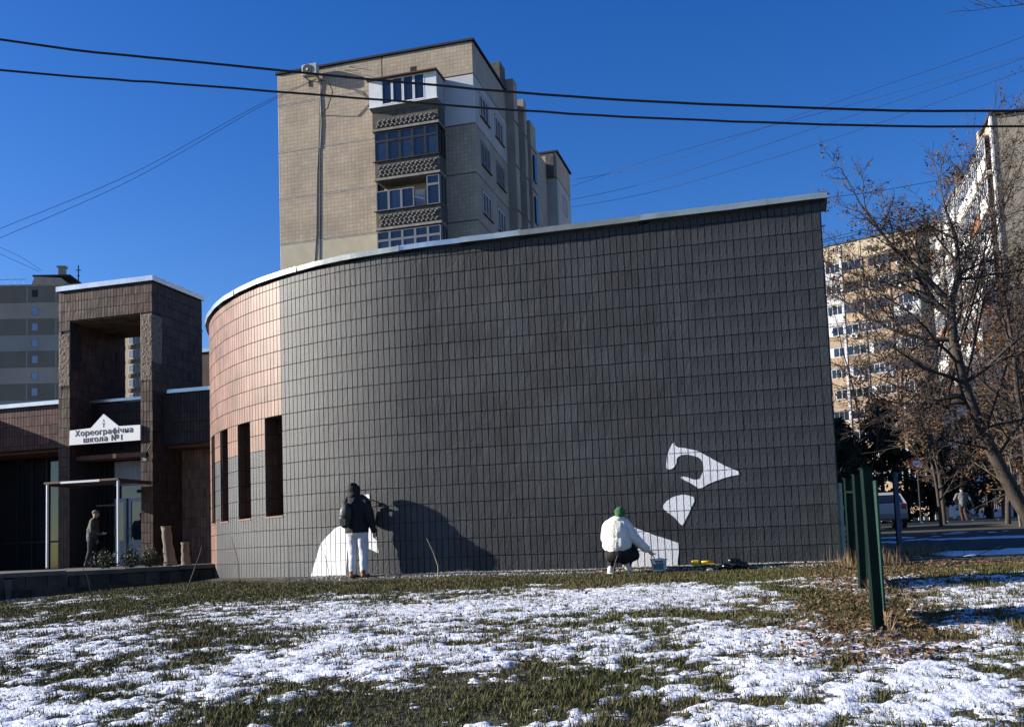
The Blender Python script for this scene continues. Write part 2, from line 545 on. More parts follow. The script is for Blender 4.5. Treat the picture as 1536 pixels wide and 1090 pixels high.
# metal coping in overlapping lengths
cuts = [-.10, .85, 2.95, 5.05, 6.15, 7.35, 8.5, 9.7, 10.9, 11.95, 13.0, 14.6, 16.4]
for k in range(len(cuts)-1):
    c = MB(); n = 7
    s0, s1 = cuts[k]-.02, cuts[k+1]
    dz = rng.uniform(-.008, .008); lift = .003*(k % 2); t0 = rng.uniform(-.006, .012)
    oh = .14 if k < 4 else .10
    prof = [(oh-.01+lift, 7.085), (oh+lift+t0, 7.175+lift), (-.42, 7.235+lift), (-.42, 7.03), (.02, 7.035)]
    for i in range(n):
        a, e = s0+(s1-s0)*i/n, s0+(s1-s0)*(i+1)/n
        wob = lambda s: .006*math.sin(s*3.1)+.004*math.sin(s*7.7)
        for q in range(len(prof)-1):
            (o0, z0), (o1, z1) = prof[q], prof[q+1]
            c.face(hall_pt(e, z0+dz, o0+wob(e)), hall_pt(a, z0+dz, o0+wob(a)), hall_pt(a, z1+dz, o1+wob(a)), hall_pt(e, z1+dz, o1+wob(e)))
    for s, fl in ((s0, 1), (s1, 0)):
        f = [hall_pt(s, z+dz, o_) for o_, z in prof]
        c.face(*(f if fl else f[::-1]))
    c.build('coping', galv, school)
    if k > 0:
        sm = MB()
        for (o0, z0), (o1, z1) in zip(prof[:2], prof[1:3]):
            sm.face(hall_pt(s0+.03, z0, o0+.006), hall_pt(s0, z0, o0+.006), hall_pt(s0, z1+.006, o1+.006), hall_pt(s0+.03, z1+.006, o1+.006))
        sm.build('coping_seam', galv, school)

# four tall slit windows in the curve
for a, c in WINS:
    w = MB()
    D = .55
    def ip(s, z, d): return hall_pt(s, z, -d)
    w.face(ip(a, WZ0, 0), ip(a, WZ1, 0), ip(a, WZ1, D), ip(a, WZ0, D))
    w.face(ip(c, WZ0, 0), ip(c, WZ0, D), ip(c, WZ1, D), ip(c, WZ1, 0))
    w.face(ip(a, WZ1, 0), ip(c, WZ1, 0), ip(c, WZ1, D), ip(a, WZ1, D))
    w.face(ip(a, WZ0+.05, D), ip(c, WZ0+.05, D), ip(c, WZ0-.02, -.0), ip(a, WZ0-.02, -.0))
    win = w.build('slit_window', mortar, school)
    lin = MB()
    # tiled jambs: far jamb is what the camera sees; shade put into the tile colour
    for r_ in range(len(ROWS)-1):
        z0, z1 = max(ROWS[r_], WZ0), min(ROWS[r_+1], WZ1)
        if z1-z0 < .04: continue
        for k in range(4):
            d0, d1 = .01+k*.13, .01+(k+1)*.13
            tile(lin, lambda d, z, o_: ip(c, z, d)+(hall_pt(a, z)-hall_pt(c, z)).normalized()*o_, d0, d1, z0, z1, tv=.1)
            tile(lin, lambda d, z, o_: ip(a, z, D-d)+(hall_pt(c, z)-hall_pt(a, z)).normalized()*o_, d0, d1, z0, z1, tv=.1)
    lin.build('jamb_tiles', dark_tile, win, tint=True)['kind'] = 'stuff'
    sl = MB()
    for k in range(4):
        x0 = a+(c-a)*k/4; x1 = a+(c-a)*(k+1)/4
        sl.hexa([hall_pt(x1-.004, WZ0-.03, .03), hall_pt(x0+.004, WZ0-.03, .03), ip(x0+.004, WZ0+.03, D), ip(x1-.004, WZ0+.03, D),
                 hall_pt(x1-.004, WZ0+.0, .03), hall_pt(x0+.004, WZ0+.0, .03), ip(x0+.004, WZ0+.075, D), ip(x1-.004, WZ0+.075, D)])
    sl.build('sill', brown_tile, win)
    gl = MB(); gl.face(ip(c, WZ0, D-.03), ip(a, WZ0, D-.03), ip(a, WZ1, D-.03), ip(c, WZ1, D-.03)); gl.build('pane', glass_dark, win)


# painted shapes of the unfinished mural, following every tile and joint
def clip(poly, a0, a1, b0, b1):
    def half(P, f, inter):
        out = []
        for i in range(len(P)):
            p, q = P[i], P[(i+1) % len(P)]
            fp, fq = f(p), f(q)
            if fp >= 0: out.append(p)
            if (fp >= 0) != (fq >= 0):
                t = fp/(fp-fq); out.append((p[0]+(q[0]-p[0])*t, p[1]+(q[1]-p[1])*t))
        return out
    for f in (lambda p: p[0]-a0, lambda p: a1-p[0], lambda p: p[1]-b0, lambda p: b1-p[1]):
        poly = half(poly, f, None)
        if len(poly) < 3: return []
    return poly


def tri_poly(P):
    from mathutils.geometry import tessellate_polygon
    return tessellate_polygon([[Vector((p[0], p[1], 0)) for p in P]])


def smooth_poly(P, it=2, keep=()):
    for _ in range(it):
        Q = []
        for i in range(len(P)):
            p, q = P[i], P[(i+1) % len(P)]
            Q.append((p[0]*.75+q[0]*.25, p[1]*.75+q[1]*.25)); Q.append((p[0]*.25+q[0]*.75, p[1]*.25+q[1]*.75))
        P = Q
    return P


MURAL = {
 'coat': [(9.53, 1.17), (9.24, 1.835), (8.891, 2.107), (8.702, 2.16), (8.50, 2.166), (8.55, 1.90), (8.609, 1.631), (8.651, 1.17)],
 'strip': [(8.42, 2.70), (8.103, 2.692), (8.023, 2.276), (7.93, 1.622), (8.152, 1.713), (8.28, 1.78), (8.36, 2.2)],
 'eye': [(2.546, 3.306), (2.529, 3.204), (2.343, 3.17), (2.128, 3.101), (1.814, 2.884), (1.438, 2.687), (1.718, 2.658), (1.992, 2.574), (2.16, 2.472), (2.264, 2.566), (2.467, 2.676), (2.443, 2.709), (2.367, 2.693), (2.26, 2.643), (2.152, 2.637), (2.114, 2.724), (2.078, 2.799), (2.103, 2.956), (2.186, 3.027), (2.37, 3.072), (2.459, 3.055), (2.516, 3.013), (2.521, 2.924), (2.58, 2.85), (2.669, 2.832), (2.7, 2.879), (2.667, 3.101)],
 'cheek': [(2.799, 2.215), (2.682, 2.343), (2.491, 2.411), (2.35, 2.393), (2.232, 2.332), (2.328, 2.16), (2.462, 1.901), (2.495, 1.892), (2.598, 2.04), (2.747, 2.146)],
 'collar': [(3.294, 1.902), (3.074, 1.815), (2.911, 1.742), (2.748, 1.681), (2.542, 1.607), (2.562, 1.432), (2.603, 1.17), (3.50, 1.17), (3.49, 1.797)],
}
for nm, P in MURAL.items():
    if nm in ('eye', 'cheek'):
        P = smooth_poly(P, 1)
    Q = []
    for i in range(len(P)):      # hand-painted edge: subdivide and let it waver
        p, q = P[i], P[(i+1) % len(P)]
        nsub = max(1, int(math.hypot(q[0]-p[0], q[1]-p[1])/.04))
        for k in range(nsub):
            x, z = p[0]+(q[0]-p[0])*k/nsub, p[1]+(q[1]-p[1])*k/nsub
            Q.append((x+.006*mnoise.noise(Vector((x*14, z*14, 1))), z+.006*mnoise.noise(Vector((x*14, z*14, 7)))))
    P = Q
    lo = min(p[0] for p in P); hi = max(p[0] for p in P)
    pm = MB()
    def add(poly, off):
        if len(poly) < 3: return
        for t in tri_poly(poly):
            q = [hall_tile_pt(poly[k][0], poly[k][1], off) for k in t]
            nrm = (q[1]-q[0]).cross(q[2]-q[0])
            a_ = hall_pt(poly[t[0]][0], 0, 1)-hall_pt(poly[t[0]][0], 0, 0)
            if nrm.dot(a_) < 0: q = q[::-1]
            pm.face(*q)
    for i in range(len(S_EDGES)-1):
        s0, s1 = S_EDGES[i], S_EDGES[i+1]
        if s1 < lo or s0 > hi: continue
        for r_ in range(len(ROWS)-1):
            z0, z1 = ROWS[r_], ROWS[r_+1]
            add(clip(P, s0+.008, s1-.008, z0+.008, z1-.008), .0232)
            for rect in ((s0, s0+.008, z0, z1), (s1-.008, s1, z0, z1), (s0+.008, s1-.008, z0, z0+.008), (s0+.008, s1-.008, z1-.008, z1)):
                add(clip(P, *rect), .011)
    pm.build('painted_shape', paint_white, curved)

# ---------------- entrance portal
TX, TY = -19.78, 10.15
portal = empty('entrance_portal', (TX, TY, 0)); portal.parent = school
core = MB()
core.box(-3.49, -3.08, .02, 2.79, 1.2, 10.42)
core.box(-.41, -.02, .02, 2.79, 1.2, 10.42)
core.box(-3.07, -.42, .02, 2.77, 9.47, 10.42)
pcore = core.build('portal_core', mortar, portal)


def bare(u, z):
    # where tiles have fallen off the right and left pillars (front)
    if u > -.5:
        return (7.35 < z < 9.35) and (u < -.14 + .12*math.sin(z*5)) or (8.7 < z < 9.55 and u > -.2 and z < 9.4)
    return 7.4 < z < 9.0 and (u > -3.34+.1*math.sin(z*4) or 7.9 < z < 8.7)


def rows_between(z0, z1, ref=10.42, th=.316):
    k = 0; out = []
    while ref-th*k > z0:
        a, c = max(ref-th*(k+1), z0), min(ref-th*k, z1)
        if c-a > .03: out.append((a, c))
        k += 1
    return out


pt = MB()
for z0, z1 in rows_between(1.5, 10.42):
    for k in range(4):
        for base in (-3.51, -.44):
            u0 = base+.11*k; u1 = u0+.11
            if bare((u0+u1)/2, (z0+z1)/2): continue
            tile(pt, lambda a, b_, o_: Vector((a, .02-o_, b_)), u0, u1, z0, z1, tv=.13, jit=.003)
for z0, z1 in rows_between(9.45, 10.42):
    for k in range(24):
        u0 = -3.07+.1096*k
        tile(pt, lambda a, b_, o_: Vector((a, .02-o_, b_)), u0, u0+.1096, z0, z1, tv=.13, jit=.003)
for z0, z1 in rows_between(1.5, 10.42):
    for k in range(25):
        v0 = .0+.1116*k
        zc = (z0+z1)/2; vc = v0+.05
        if 7.9 < zc < 9.35 and vc < .52 - .25*max(0, abs(zc-8.6)-.4): continue
        if rng.random() < .006: continue
        tile(pt, lambda a, b_, o_: Vector((-.02+o_, a, b_)), v0, v0+.1116, z0, z1, tv=.12, jit=.003)
        if z0 > 5:   # inner faces
            tile(pt, lambda a, b_, o_: Vector((-3.08+o_, a, b_)), v0, v0+.1116, z0, min(z1, 9.47), tv=.12, jit=.003)
            tile(pt, lambda a, b_, o_: Vector((-.41-o_, 2.79-a, b_)), v0, v0+.1116, z0, min(z1, 9.47), tv=.12, jit=.003)
po = pt.build('tile_field', dark_tile, portal, tint=True); po['kind'] = 'stuff'
# rough masonry where tiles are gone
rb = MB()
def rough(u0, u1, z0, z1, plane):
    nx_, nz_ = max(2, int((u1-u0)/.03)), int((z1-z0)/.03)
    P = {}
    for i in range(nx_+1):
        for j in range(nz_+1):
            u = u0+(u1-u0)*i/nx_; z = z0+(z1-z0)*j/nz_
            e = .004 if i in (0, nx_) or j in (0, nz_) else 0
            h = .006+.02*(.5+.5*mnoise.fractal(Vector((u*14+3, z*14, plane)), 1, 2, 3))
            h = max(.002, h-e*3)
            P[i, j] = (u, .018-h, z) if plane == 0 else (-.018+h, u, z)
    for i in range(nx_):
        for j in range(nz_): rb.face(P[i, j], P[i+1, j], P[i+1, j+1], P[i, j+1])
rough(-.43, -.01, 7.3, 9.42, 0); rough(-3.5, -3.07, 7.35, 9.05, 0); rough(.01, .54, 7.85, 9.4, 1)
rb.build('bare_masonry', rubble, portal, smooth=False)
boxobj('soffit', soffit, portal, -3.06, -.425, .06, 2.76, 9.44, 9.468)
for (x0, x1, y0, y1) in ((-3.57, .06, -.06, .14), (-.12, .061, .142, 2.85), (-3.571, -3.4, .142, 2.85), (-3.39, -.13, 2.66, 2.851)):
    boxobj('coping', galv, portal, x0, x1, y0, y1, 10.47, 10.63)
boxobj('roof_slab', roofing, portal, -3.5, -.02, .0, 2.78, 10.42, 10.468)

# screen wall over the doors, with its own metal edge
scr = MB()
for z0, z1 in rows_between(5.1, 6.86, ref=6.86):
    for k in range(24):
        u0 = -3.06+.1095*k
        tile(scr, lambda a, b_, o_: Vector((a, 1.02-o_, b_)), u0, u0+.1095, z0, z1, tv=.15)
so = scr.build('screen_tiles', black_tile, portal, tint=True); so['kind'] = 'stuff'
boxobj('screen_wall', mortar, portal, -3.07, -.42, 1.022, 1.25, 5.0, 6.86)
boxobj('coping', galv, portal, -3.066, -.424, .95, 1.33, 6.9, 6.99)
boxobj('lintel', brown_plaster, portal, -3.066, -.424, .3, 1.0, 4.95, 5.09)
# door screen: white enamelled frame, doors and fanlight
boxobj('fanlight_panel', mat('fanlight_board', (.30, .31, .34), rough=.6, var=.1), portal, -2.3, -.43, 1.2, 1.26, 4.15, 4.93)
for k in range(9):
    boxobj('rib', door_white, portal, -2.25+.2*k, -2.235+.2*k, 1.185, 1.199, 4.16, 4.92)
dg = MB(); dg.box(-3.05, -.44, 1.30, 1.33, 1.5, 5.0); dg.build('glazing', glass_dark, portal)
for u in (-2.95, -2.75, -2.55, -2.38):
    boxobj('mullion', black_metal, portal, u, u+.03, 1.24, 1.295, 1.5, 4.93)
boxobj('transom', grey_frame, portal, -3.06, -2.30, 1.235, 1.29, 3.5, 3.55)
for u0, u1 in ((-2.28, -1.86), (-1.76, -1.12), (-1.02, -.46)):
    d = empty('door', (0, 0, 0)); d.parent = portal
    fm = MB(); t = .09
    fm.box(u0, u0+t, 1.18, 1.26, 1.52, 3.72); fm.box(u1-t, u1, 1.18, 1.26, 1.52, 3.72)
    fm.box(u0+t, u1-t, 1.18, 1.26, 3.6, 3.72); fm.box(u0+t, u1-t, 1.182, 1.258, 1.52, 2.35)
    fm.build('door_leaf', door_white, d)
    g = MB(); g.box(u0+t, u1-t, 1.21, 1.22, 2.35, 3.6); g.build('pane', glass_blue, d)
    h = MB(); h.tube([(u0+.05, 1.10, 2.45), (u0+.05, 1.10, 2.75)], .014, 6); h.tube([(u0+.05, 1.10, 2.48), (u0+.05, 1.18, 2.48)], .01, 5); h.tube([(u0+.05, 1.10, 2.72), (u0+.05, 1.18, 2.72)], .01, 5)
    h.build('handle', grey_frame, d)
boxobj('floor', dark_concrete, portal, -3.4, -.1, -.1, 3, 1.3, 1.52)

# connecting bay between portal and hall
bay = empty('connecting_bay', (TX, TY, 0)); bay.parent = school
boxobj('bay_wall', mortar, bay, .02, 4.5, .47, .7, 5.28, 6.9)
bt = MB()
for z0, z1 in rows_between(5.3, 6.9, ref=6.9):
    for k in range(38):
        u0 = .26+.112*k
        tile(bt, lambda a, b_, o_: Vector((a, .47-o_, b_)), u0, u0+.112, z0, z1, tv=.15)
o = bt.build('tile_field', black_tile, bay, tint=True); o['kind'] = 'stuff'
boxobj('bay_soffit', brown_plaster, bay, .03, 4.4, .72, 2.4, 5.2, 5.279)
boxobj('coping', galv, bay, .25, 4.5, .38, .8, 6.905, 7.02)
bt = MB()
for z0, z1 in rows_between(1.5, 5.2, ref=5.2):
    for k in range(10):
        u0 = .03+.112*k
        tile(bt, lambda a, b_, o_: Vector((a, 1.5-o_, b_)), u0, u0+.112, z0, z1, tv=.15)
o = bt.build('recess_tile_field', brown_tile, bay, tint=True); o['kind'] = 'stuff'
boxobj('recess_wall', brown_plaster, bay, .02, 1.15, 1.5, 1.8, 1.3, 5.199)
boxobj('glazing', glass_dark, bay, 1.16, 4.4, 1.75, 1.78, 1.4, 5.199)
for k in range(9):
    boxobj('mullion', black_metal, bay, 1.2+.33*k, 1.24+.33*k, 1.68, 1.749, 1.5, 5.19)
boxobj('floor', dark_concrete, bay, -.05, 4.4, -.05, 3, 1.3, 1.51)

# low wing on the other side of the portal, and its projecting end
wing = empty('low_wing', (TX, TY, 0)); wing.parent = school
boxobj('wing_wall', mortar, wing, -9.0, -3.53, .16, .4, 5.38, 6.8)
bt = MB()
for z0, z1 in rows_between(5.4, 6.8, ref=6.8):
    for k in range(40):
        u1 = -3.53-.112*k
        tile(bt, lambda a, b_, o_: Vector((a, .16-o_, b_)), u1-.112, u1, z0, z1, tv=.2)
o = bt.build('tile_field', red_tile, wing, tint=True); o['kind'] = 'stuff'
boxobj('coping', galv, wing, -9.0, -3.53, .06, .5, 6.81, 6.94)
boxobj('wing_soffit', brown_plaster, wing, -9.0, -3.54, .41, 2.2, 5.31, 5.379)
boxobj('glazing', glass_dark, wing, -9.0, -3.54, 1.7, 1.73, 1.4, 5.309)
for u in (-3.75, -4.0, -4.6, -4.75, -5.3, -5.9, -6.5):
    boxobj('mullion', black_metal if u != -4.75 else grey_frame, wing, u-.05, u, 1.62, 1.699, 1.5, 5.3)
boxobj('transom', black_metal, wing, -9.0, -3.54, 1.6, 1.66, 2.4, 2.45)
boxobj('floor', dark_concrete, wing, -9.0, -3.54, -.1, 3, 1.3, 1.5)
cu = MB()
for k in range(14):
    x = -5.35+.045*k
    cu.face((x, 2.0+.02*(k % 2), 1.6), (x+.045, 2.0+.02*((k+1) % 2), 1.6), (x+.045, 2.0+.02*((k+1) % 2), 4.6), (x, 2.0+.02*(k % 2), 4.6))
cu.build('curtain', mat('curtain', (.16, .30, .36), rough=.9), wing)
boxobj('wing_end', dark_tile, wing, -16, -7.6, -1.05, 6, .5, 7.0)
boxobj('wing_end_roof', roofing, wing, -16.1, -7.58, -1.1, 6.1, 7.0, 7.06)
# rear volume seen in the gap between portal and hall
rear = empty('rear_volume', (0, 0, 0)); rear.parent = school
p = Vector((-12.3, 40, 0))-W0; lu, lv = p.dot(U), p.dot(V)
boxobj('rear_wall', dark_tile, rear, lu-1.6, lu+8, lv, lv+5, 1, 10.0)
boxobj('coping', galv, rear, lu-1.66, lu+8, lv-.06, lv+.3, 10.003, 10.14)
boxobj('roof_slab', roofing, rear, lu-1.6, lu+8, lv+.31, lv+5, 10.003, 10.08)

# ------------------------------------------------------------------ sign, lamp, canopy by the portal
def at_tower(u, v, z): return W0 + U*(TX+u) + V*(TY+v) + Vector((0, 0, z))


sg = empty('name_sign', at_tower(-1.72, -.06, 5.42), -ANG)
tag(sg, 'white pointed name board with dark lettering above the school doors', 'sign')
P = [(-1.32, 0), (1.31, 0), (1.31, .48), (.53, .49), (-.03, .92), (-.51, .5), (-1.30, .47)]
m = MB()
fr_ = [(x, 0, z) for x, z in P]; bk = [(x, .05, z) for x, z in P]
m.face(*fr_); m.face(*bk[::-1])
for i in range(len(P)):
    j = (i+1) % len(P); m.face(fr_[j], fr_[i], bk[i], bk[j])
m.build('board', sign_white, sg)


def text(s, size, x, z, parent, name, material, off=.0, shear=0, y=-.004, sx=1.0):
    cu_ = bpy.data.curves.new(name, 'FONT'); cu_.body = s; cu_.size = size; cu_.align_x = 'CENTER'; cu_.extrude = .002; cu_.offset = off; cu_.shear = shear
    cu_.space_character = 1.12
    tmp = bpy.data.objects.new(name+'_curve', cu_); COL.objects.link(tmp)
    dg_ = bpy.context.evaluated_depsgraph_get(); dg_.update()
    me = bpy.data.meshes.new_from_object(tmp.evaluated_get(dg_))
    bpy.data.objects.remove(tmp); me.materials.clear(); me.materials.append(material)
    o_ = link(name, me, parent, (x, y, z), (math.pi/2, 0, 0)); o_.scale = (sx, 1, 1)
    return o_


def serif_row(s, size, x, z, name, wide=1.0):
    """lettering with slab feet: the text plus small serifs under the stems"""
    t = text(s, size, x, z, sg, name, letter_m, sx=wide)
    bms = t.data; co_ = [v.co.copy() for v in bms.vertices]; fs_ = [tuple(p.vertices) for p in bms.polygons]
    vv, ff = [], []
    for k_, (ax_, ay_) in enumerate(((-.005, 0), (.005, 0), (0, .0035), (0, -.0035))):   # heavier strokes
        o_ = len(vv); vv += [(c.x+ax_, c.y+ay_, c.z+.0006*k_) for c in co_]; ff += [tuple(i+o_ for i in f) for f in fs_]
    me = bpy.data.meshes.new(name); me.from_pydata(vv, [], ff); me.materials.append(letter_m); t.data = me
    return t


serif_row('Хореографічна', .25, -.02, .27, 'lettering', 1.08)
serif_row('школа №1', .25, -.05, .05, 'lettering', 1.12)
text('S', .12, -.03, .66, sg, 'emblem', letter_grey)
text('T', .19, -.03, .49, sg, 'emblem', letter_m)

lamp = empty('floodlight', at_tower(-.12, -.02, 4.95), -ANG)
tag(lamp, 'small floodlight on a bracket on the right portal pillar', 'lamp')
m = MB(); m.box(-.15, .08, -.26, -.12, -.02, .12); m.build('lamp_head', black_metal, lamp, rot=(R(20), 0, 0))
m = MB(); m.tube([(-.03, -.12, .05), (.0, -.06, .14), (.05, 0, .3)], .018, 6); m.build('bracket', black_metal, lamp)
m = MB(); m.box(-.12, .0, -.14, -.02, -.2, -.06); m.build('sensor', grey_frame, lamp)

can = empty('door_canopy', at_tower(-1.3, -1.7, 1.55), -ANG)
tag(can, 'thin flat canopy on slim white posts before the school doors', 'canopy')
for u in (-1.16, 1.32):
    m = MB(); m.tube([(u, 0, 0), (u, 0, 2.5)], .035, 8); m.build('post', white_frame, can)
m = MB(); m.box(-1.25, 1.35, -.05, .03, 2.505, 2.56); m.build('front_beam', brown_frame, can)
m = MB(); m.box(-.65, .72, -.058, -.0505, 2.49, 2.55); m.build('beam_trim', white_frame, can)
m = MB(); m.box(-1.25, 1.35, .032, 1.62, 2.52, 2.555); m.build('roof_sheet', mat('canopy_sheet', (.09, .07, .065), rough=.7), can)
for u in (-1.22, 1.28):
    m = MB(); m.box(u-.02, u+.02, .032, 1.63, 2.45, 2.515); m.build('side_beam', brown_frame, can)

# terrace with its low stone wall
ter = [(-14.5, 15.6), (-9.95, 19.5), (-6.42, 22.45), (-6.9, 24.5), (-7.4, 29.0), (-8, 33), (-20, 37), (-26, 24)]
b = MB()
zt = [1.42, 1.46, 1.50, 1.50, 1.51, 1.51, 1.51, 1.45]
b.face(*[(x, y, z) for (x, y), z in zip(ter, zt)])
for i in range(3):
    (x0, y0), (x1, y1) = ter[i], ter[i+1]
    b.face((x0+.1, y0+.1, .3), (x1+.0, y1+.1, .3), (x1, y1, zt[i+1]-.09), (x0, y0, zt[i]-.09))
tr = b.build('terrace', dark_concrete); tag(tr, kind='structure')
cap = MB()
for i in range(2):
    p = Vector((*ter[i], zt[i])); q = Vector((*ter[i+1], zt[i+1])); d = (q-p).normalized(); nn = Vector((d.y, -d.x, 0))
    L_ = (q-p).length; n = int(L_/1.1)
    for k in range(n):
        a = p+d*(L_*k/n+.006); c = p+d*(L_*(k+1)/n-.006); dz = Vector((0, 0, rng.uniform(-.012, .012)))
        cap = MB()
        f0 = nn*.06; f1 = -nn*.34; h = Vector((0, 0, .02)); l_ = Vector((0, 0, -.07))
        cap.hexa([a+f0+l_+dz, c+f0+l_+dz, c+f1+l_+dz, a+f1+l_+dz, a+f0+h+dz, c+f0+h+dz, c+f1+h+dz, a+f1+h+dz])
        cap.build('capstone', dark_concrete, tr)
    x = 0
    zrow = [(.70, .93), (.94, 1.16), (1.17, 1.40)]
    for (z0, z1) in zrow:
        x = rng.uniform(0, .2)
        while x < L_-.15:
            w_ = rng.uniform(.18, .42)
            a = p+d*x; c = p+d*min(x+w_-.015, L_); a.z = c.z = 0
            pr = rng.uniform(.015, .05); bk_ = Vector((0, 0, 0))-nn*.1
            j = [rng.uniform(-.015, .015) for _ in range(4)]
            st = MB()
            st.hexa([a+nn*pr*.6+Vector((0, 0, z0+j[0]*.3)), c+nn*pr*.6+Vector((0, 0, z0+j[1]*.3)), c+bk_+Vector((0, 0, z0)), a+bk_+Vector((0, 0, z0)),
                     a+nn*pr+Vector((0, 0, z1+j[2]*.3)), c+nn*pr+Vector((0, 0, z1+j[3]*.3)), c+bk_+Vector((0, 0, z1)), a+bk_+Vector((0, 0, z1))])
            st.build('stone', stone_m, tr)
            x += w_

# ------------------------------------------------------------------ generic building pieces
WINDOW_CACHE = {}


def window_mesh(w, h, n, fm, gm, t=.06, depth=.08, sash=True):
    """frame mesh (with n lights) and pane mesh, front towards -y, origin at lower-left"""
    key = (round(w, 2), round(h, 2), n, fm.name, gm.name)
    if key in WINDOW_CACHE: return WINDOW_CACHE[key]
    f = MB()
    f.box(0, w, 0, depth, 0, t); f.box(0, w, 0, depth, h-t, h); f.box(0, t, 0, depth, t, h-t); f.box(w-t, w, 0, depth, t, h-t)
    for k in range(1, n):
        x = w*k/n; f.box(x-t*.5, x+t*.5, .005, depth-.005, t, h-t)
    p = MB(); p.box(t*.5, w-t*.5, depth*.45, depth*.55, t*.5, h-t*.5)
    r = (f.mesh('window', fm), p.mesh('pane', gm))
    WINDOW_CACHE[key] = r
    return r


def add_window(parent, loc, rz, w, h, n, fm, gm, name='window'):
    a, c = window_mesh(w, h, n, fm, gm)
    f = link(name, a, parent, loc, (0, 0, rz))
    link('pane', c, f)
    return f


# ------------------------------------------------------------------ panel block straight behind the hall
AP = empty('apartment_block', (-1.4717, 57.0, 0), -ANG)
tag(AP, 'beige tile-faced nine storey panel block rising behind the curved hall', 'building')
H_TOP = 31.75
SEAMS = [29.72, 26.70, 23.70, 20.84, 17.9, 14.9, 11.9, 8.9, 5.9, 2.9]
core = MB()
core.box(-12.82, -.03, .03, 12.4, 0, H_TOP-.1)
core.box(-6.0, -.35, 12.4, 23.0, 0, H_TOP-2.0)
core.build('core', seam, AP)
b = MB(); b.bbox(-13.2, -10.2, 12.5, 60, 0, 31.0, .03); b.build('unseen_shade_wing', panel_side, AP)  # wing added out of view to shade the high block's lower side
zs = [H_TOP]+SEAMS
for i in range(len(zs)-1):
    z1, z0 = zs[i]-.03, zs[i+1]+.03
    if i == 0:
        for x0, x1 in ((-12.84, -5.80), (-5.74, 0)):
            b = MB(); b.bbox(x0, x1, 0, .2, z0, z1, .02); b.build('facade_panel', panel_beige, AP)
    else:
        m_ = panel_beige if i < 4 else panel_cream
        b = MB(); b.bbox(-12.84, -6.1, 0, .2, z0, z1, .02); b.build('facade_panel', m_, AP)
        b = MB(); b.bbox(-6.08, -.0, 0.001, .2, z0, z1, .02); b.build('facade_panel', panel_white if i == 1 else panel_beige, AP)
    if i > 0:
        b = MB(); b.box(-12.83, -6.1, -.012, .02, zs[i]-.035, zs[i]+.02); b.build('seam', seam_light, AP)
    # side panels (facing right)
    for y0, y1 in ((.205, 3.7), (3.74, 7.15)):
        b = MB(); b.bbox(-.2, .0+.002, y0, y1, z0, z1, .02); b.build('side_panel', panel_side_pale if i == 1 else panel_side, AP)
    if 1 <= i <= 9:
        for y0 in (1.15, 4.35):
            b = MB(); b.box(-.08, .012, y0-.08, y0+1.88, zs[i]-2.12, zs[i]-.62); b.build('window_recess', seam, AP)
            f = add_window(AP, (.02, y0, zs[i]-2.05), R(90), 1.75, 1.35, 3, white_frame if (i+int(y0)) % 3 else grey_frame, glass_blue)
            boxobj('sill', dark_concrete, AP, .0, .12, y0-.1, y0+1.9, zs[i]-2.16, zs[i]-2.125)
# stair bay and projecting ribs further along the side
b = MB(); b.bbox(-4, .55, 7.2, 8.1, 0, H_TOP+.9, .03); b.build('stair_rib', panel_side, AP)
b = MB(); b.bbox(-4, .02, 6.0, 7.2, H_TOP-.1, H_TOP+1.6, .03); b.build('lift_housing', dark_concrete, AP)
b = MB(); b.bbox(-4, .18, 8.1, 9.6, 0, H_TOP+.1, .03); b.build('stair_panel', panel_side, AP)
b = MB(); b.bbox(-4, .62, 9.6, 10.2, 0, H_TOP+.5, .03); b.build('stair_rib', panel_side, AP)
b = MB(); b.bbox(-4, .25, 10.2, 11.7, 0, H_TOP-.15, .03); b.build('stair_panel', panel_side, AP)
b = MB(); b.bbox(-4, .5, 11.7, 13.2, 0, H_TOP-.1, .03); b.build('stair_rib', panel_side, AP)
for i in range(1, 7):
    for y0, ww in ((8.3, .9), (10.5, .8), (12.0, .7)):
        b = MB(); b.box(.1, .64 if y0 > 11.9 else .27, y0, y0+ww, zs[i]-2.4, zs[i]-.5)
        b.build('stair_window', glass_dark, AP)
for i in range(0, 6):
    for y0, y1, xx in ((7.2, 8.1, .56), (9.6, 10.2, .63), (11.7, 13.2, .51), (8.1, 9.6, .19), (10.2, 11.7, .26)):
        boxobj('floor_joint', seam, AP, .0, xx+.02, y0+.02, y1-.02, zs[i+1]-.05, zs[i+1]+.05)
# farther section
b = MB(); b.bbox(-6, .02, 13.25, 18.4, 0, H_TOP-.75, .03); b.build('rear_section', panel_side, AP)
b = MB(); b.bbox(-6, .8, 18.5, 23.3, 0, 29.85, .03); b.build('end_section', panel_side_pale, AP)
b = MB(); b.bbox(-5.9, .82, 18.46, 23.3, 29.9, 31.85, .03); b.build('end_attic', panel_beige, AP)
b = MB(); b.box(-6, .95, 18.35, 23.4, 31.86, 32.0); b.build('end_roof_edge', roofing, AP)
b = MB(); b.box(-.02, .6, 18.3, 18.44, 29.95, 31.7); b.build('dark_patch', seam, AP)  # flat slab darker than the attic panel behind it
for zz in (29.9, 26.9, 23.9, 20.9, 17.9):
    f = add_window(AP, (.83, 20.2, zz-2.2), R(90), 1.6, 1.4, 2, grey_frame, glass_dark)
    f = add_window(AP, (.03, 15.0, zz-2.4), R(90), 1.4, 1.3, 2, grey_frame, glass_blue)
# roof edge
b = MB(); b.box(-12.95, .12, -.1, 12.5, H_TOP+.001, H_TOP+.12); b.build('roof_edge', roofing, AP)
b = MB(); b.box(-3.96, -3.55, -.004, .1, 30.2, 30.77); b.build('vent_opening', black_metal, AP)
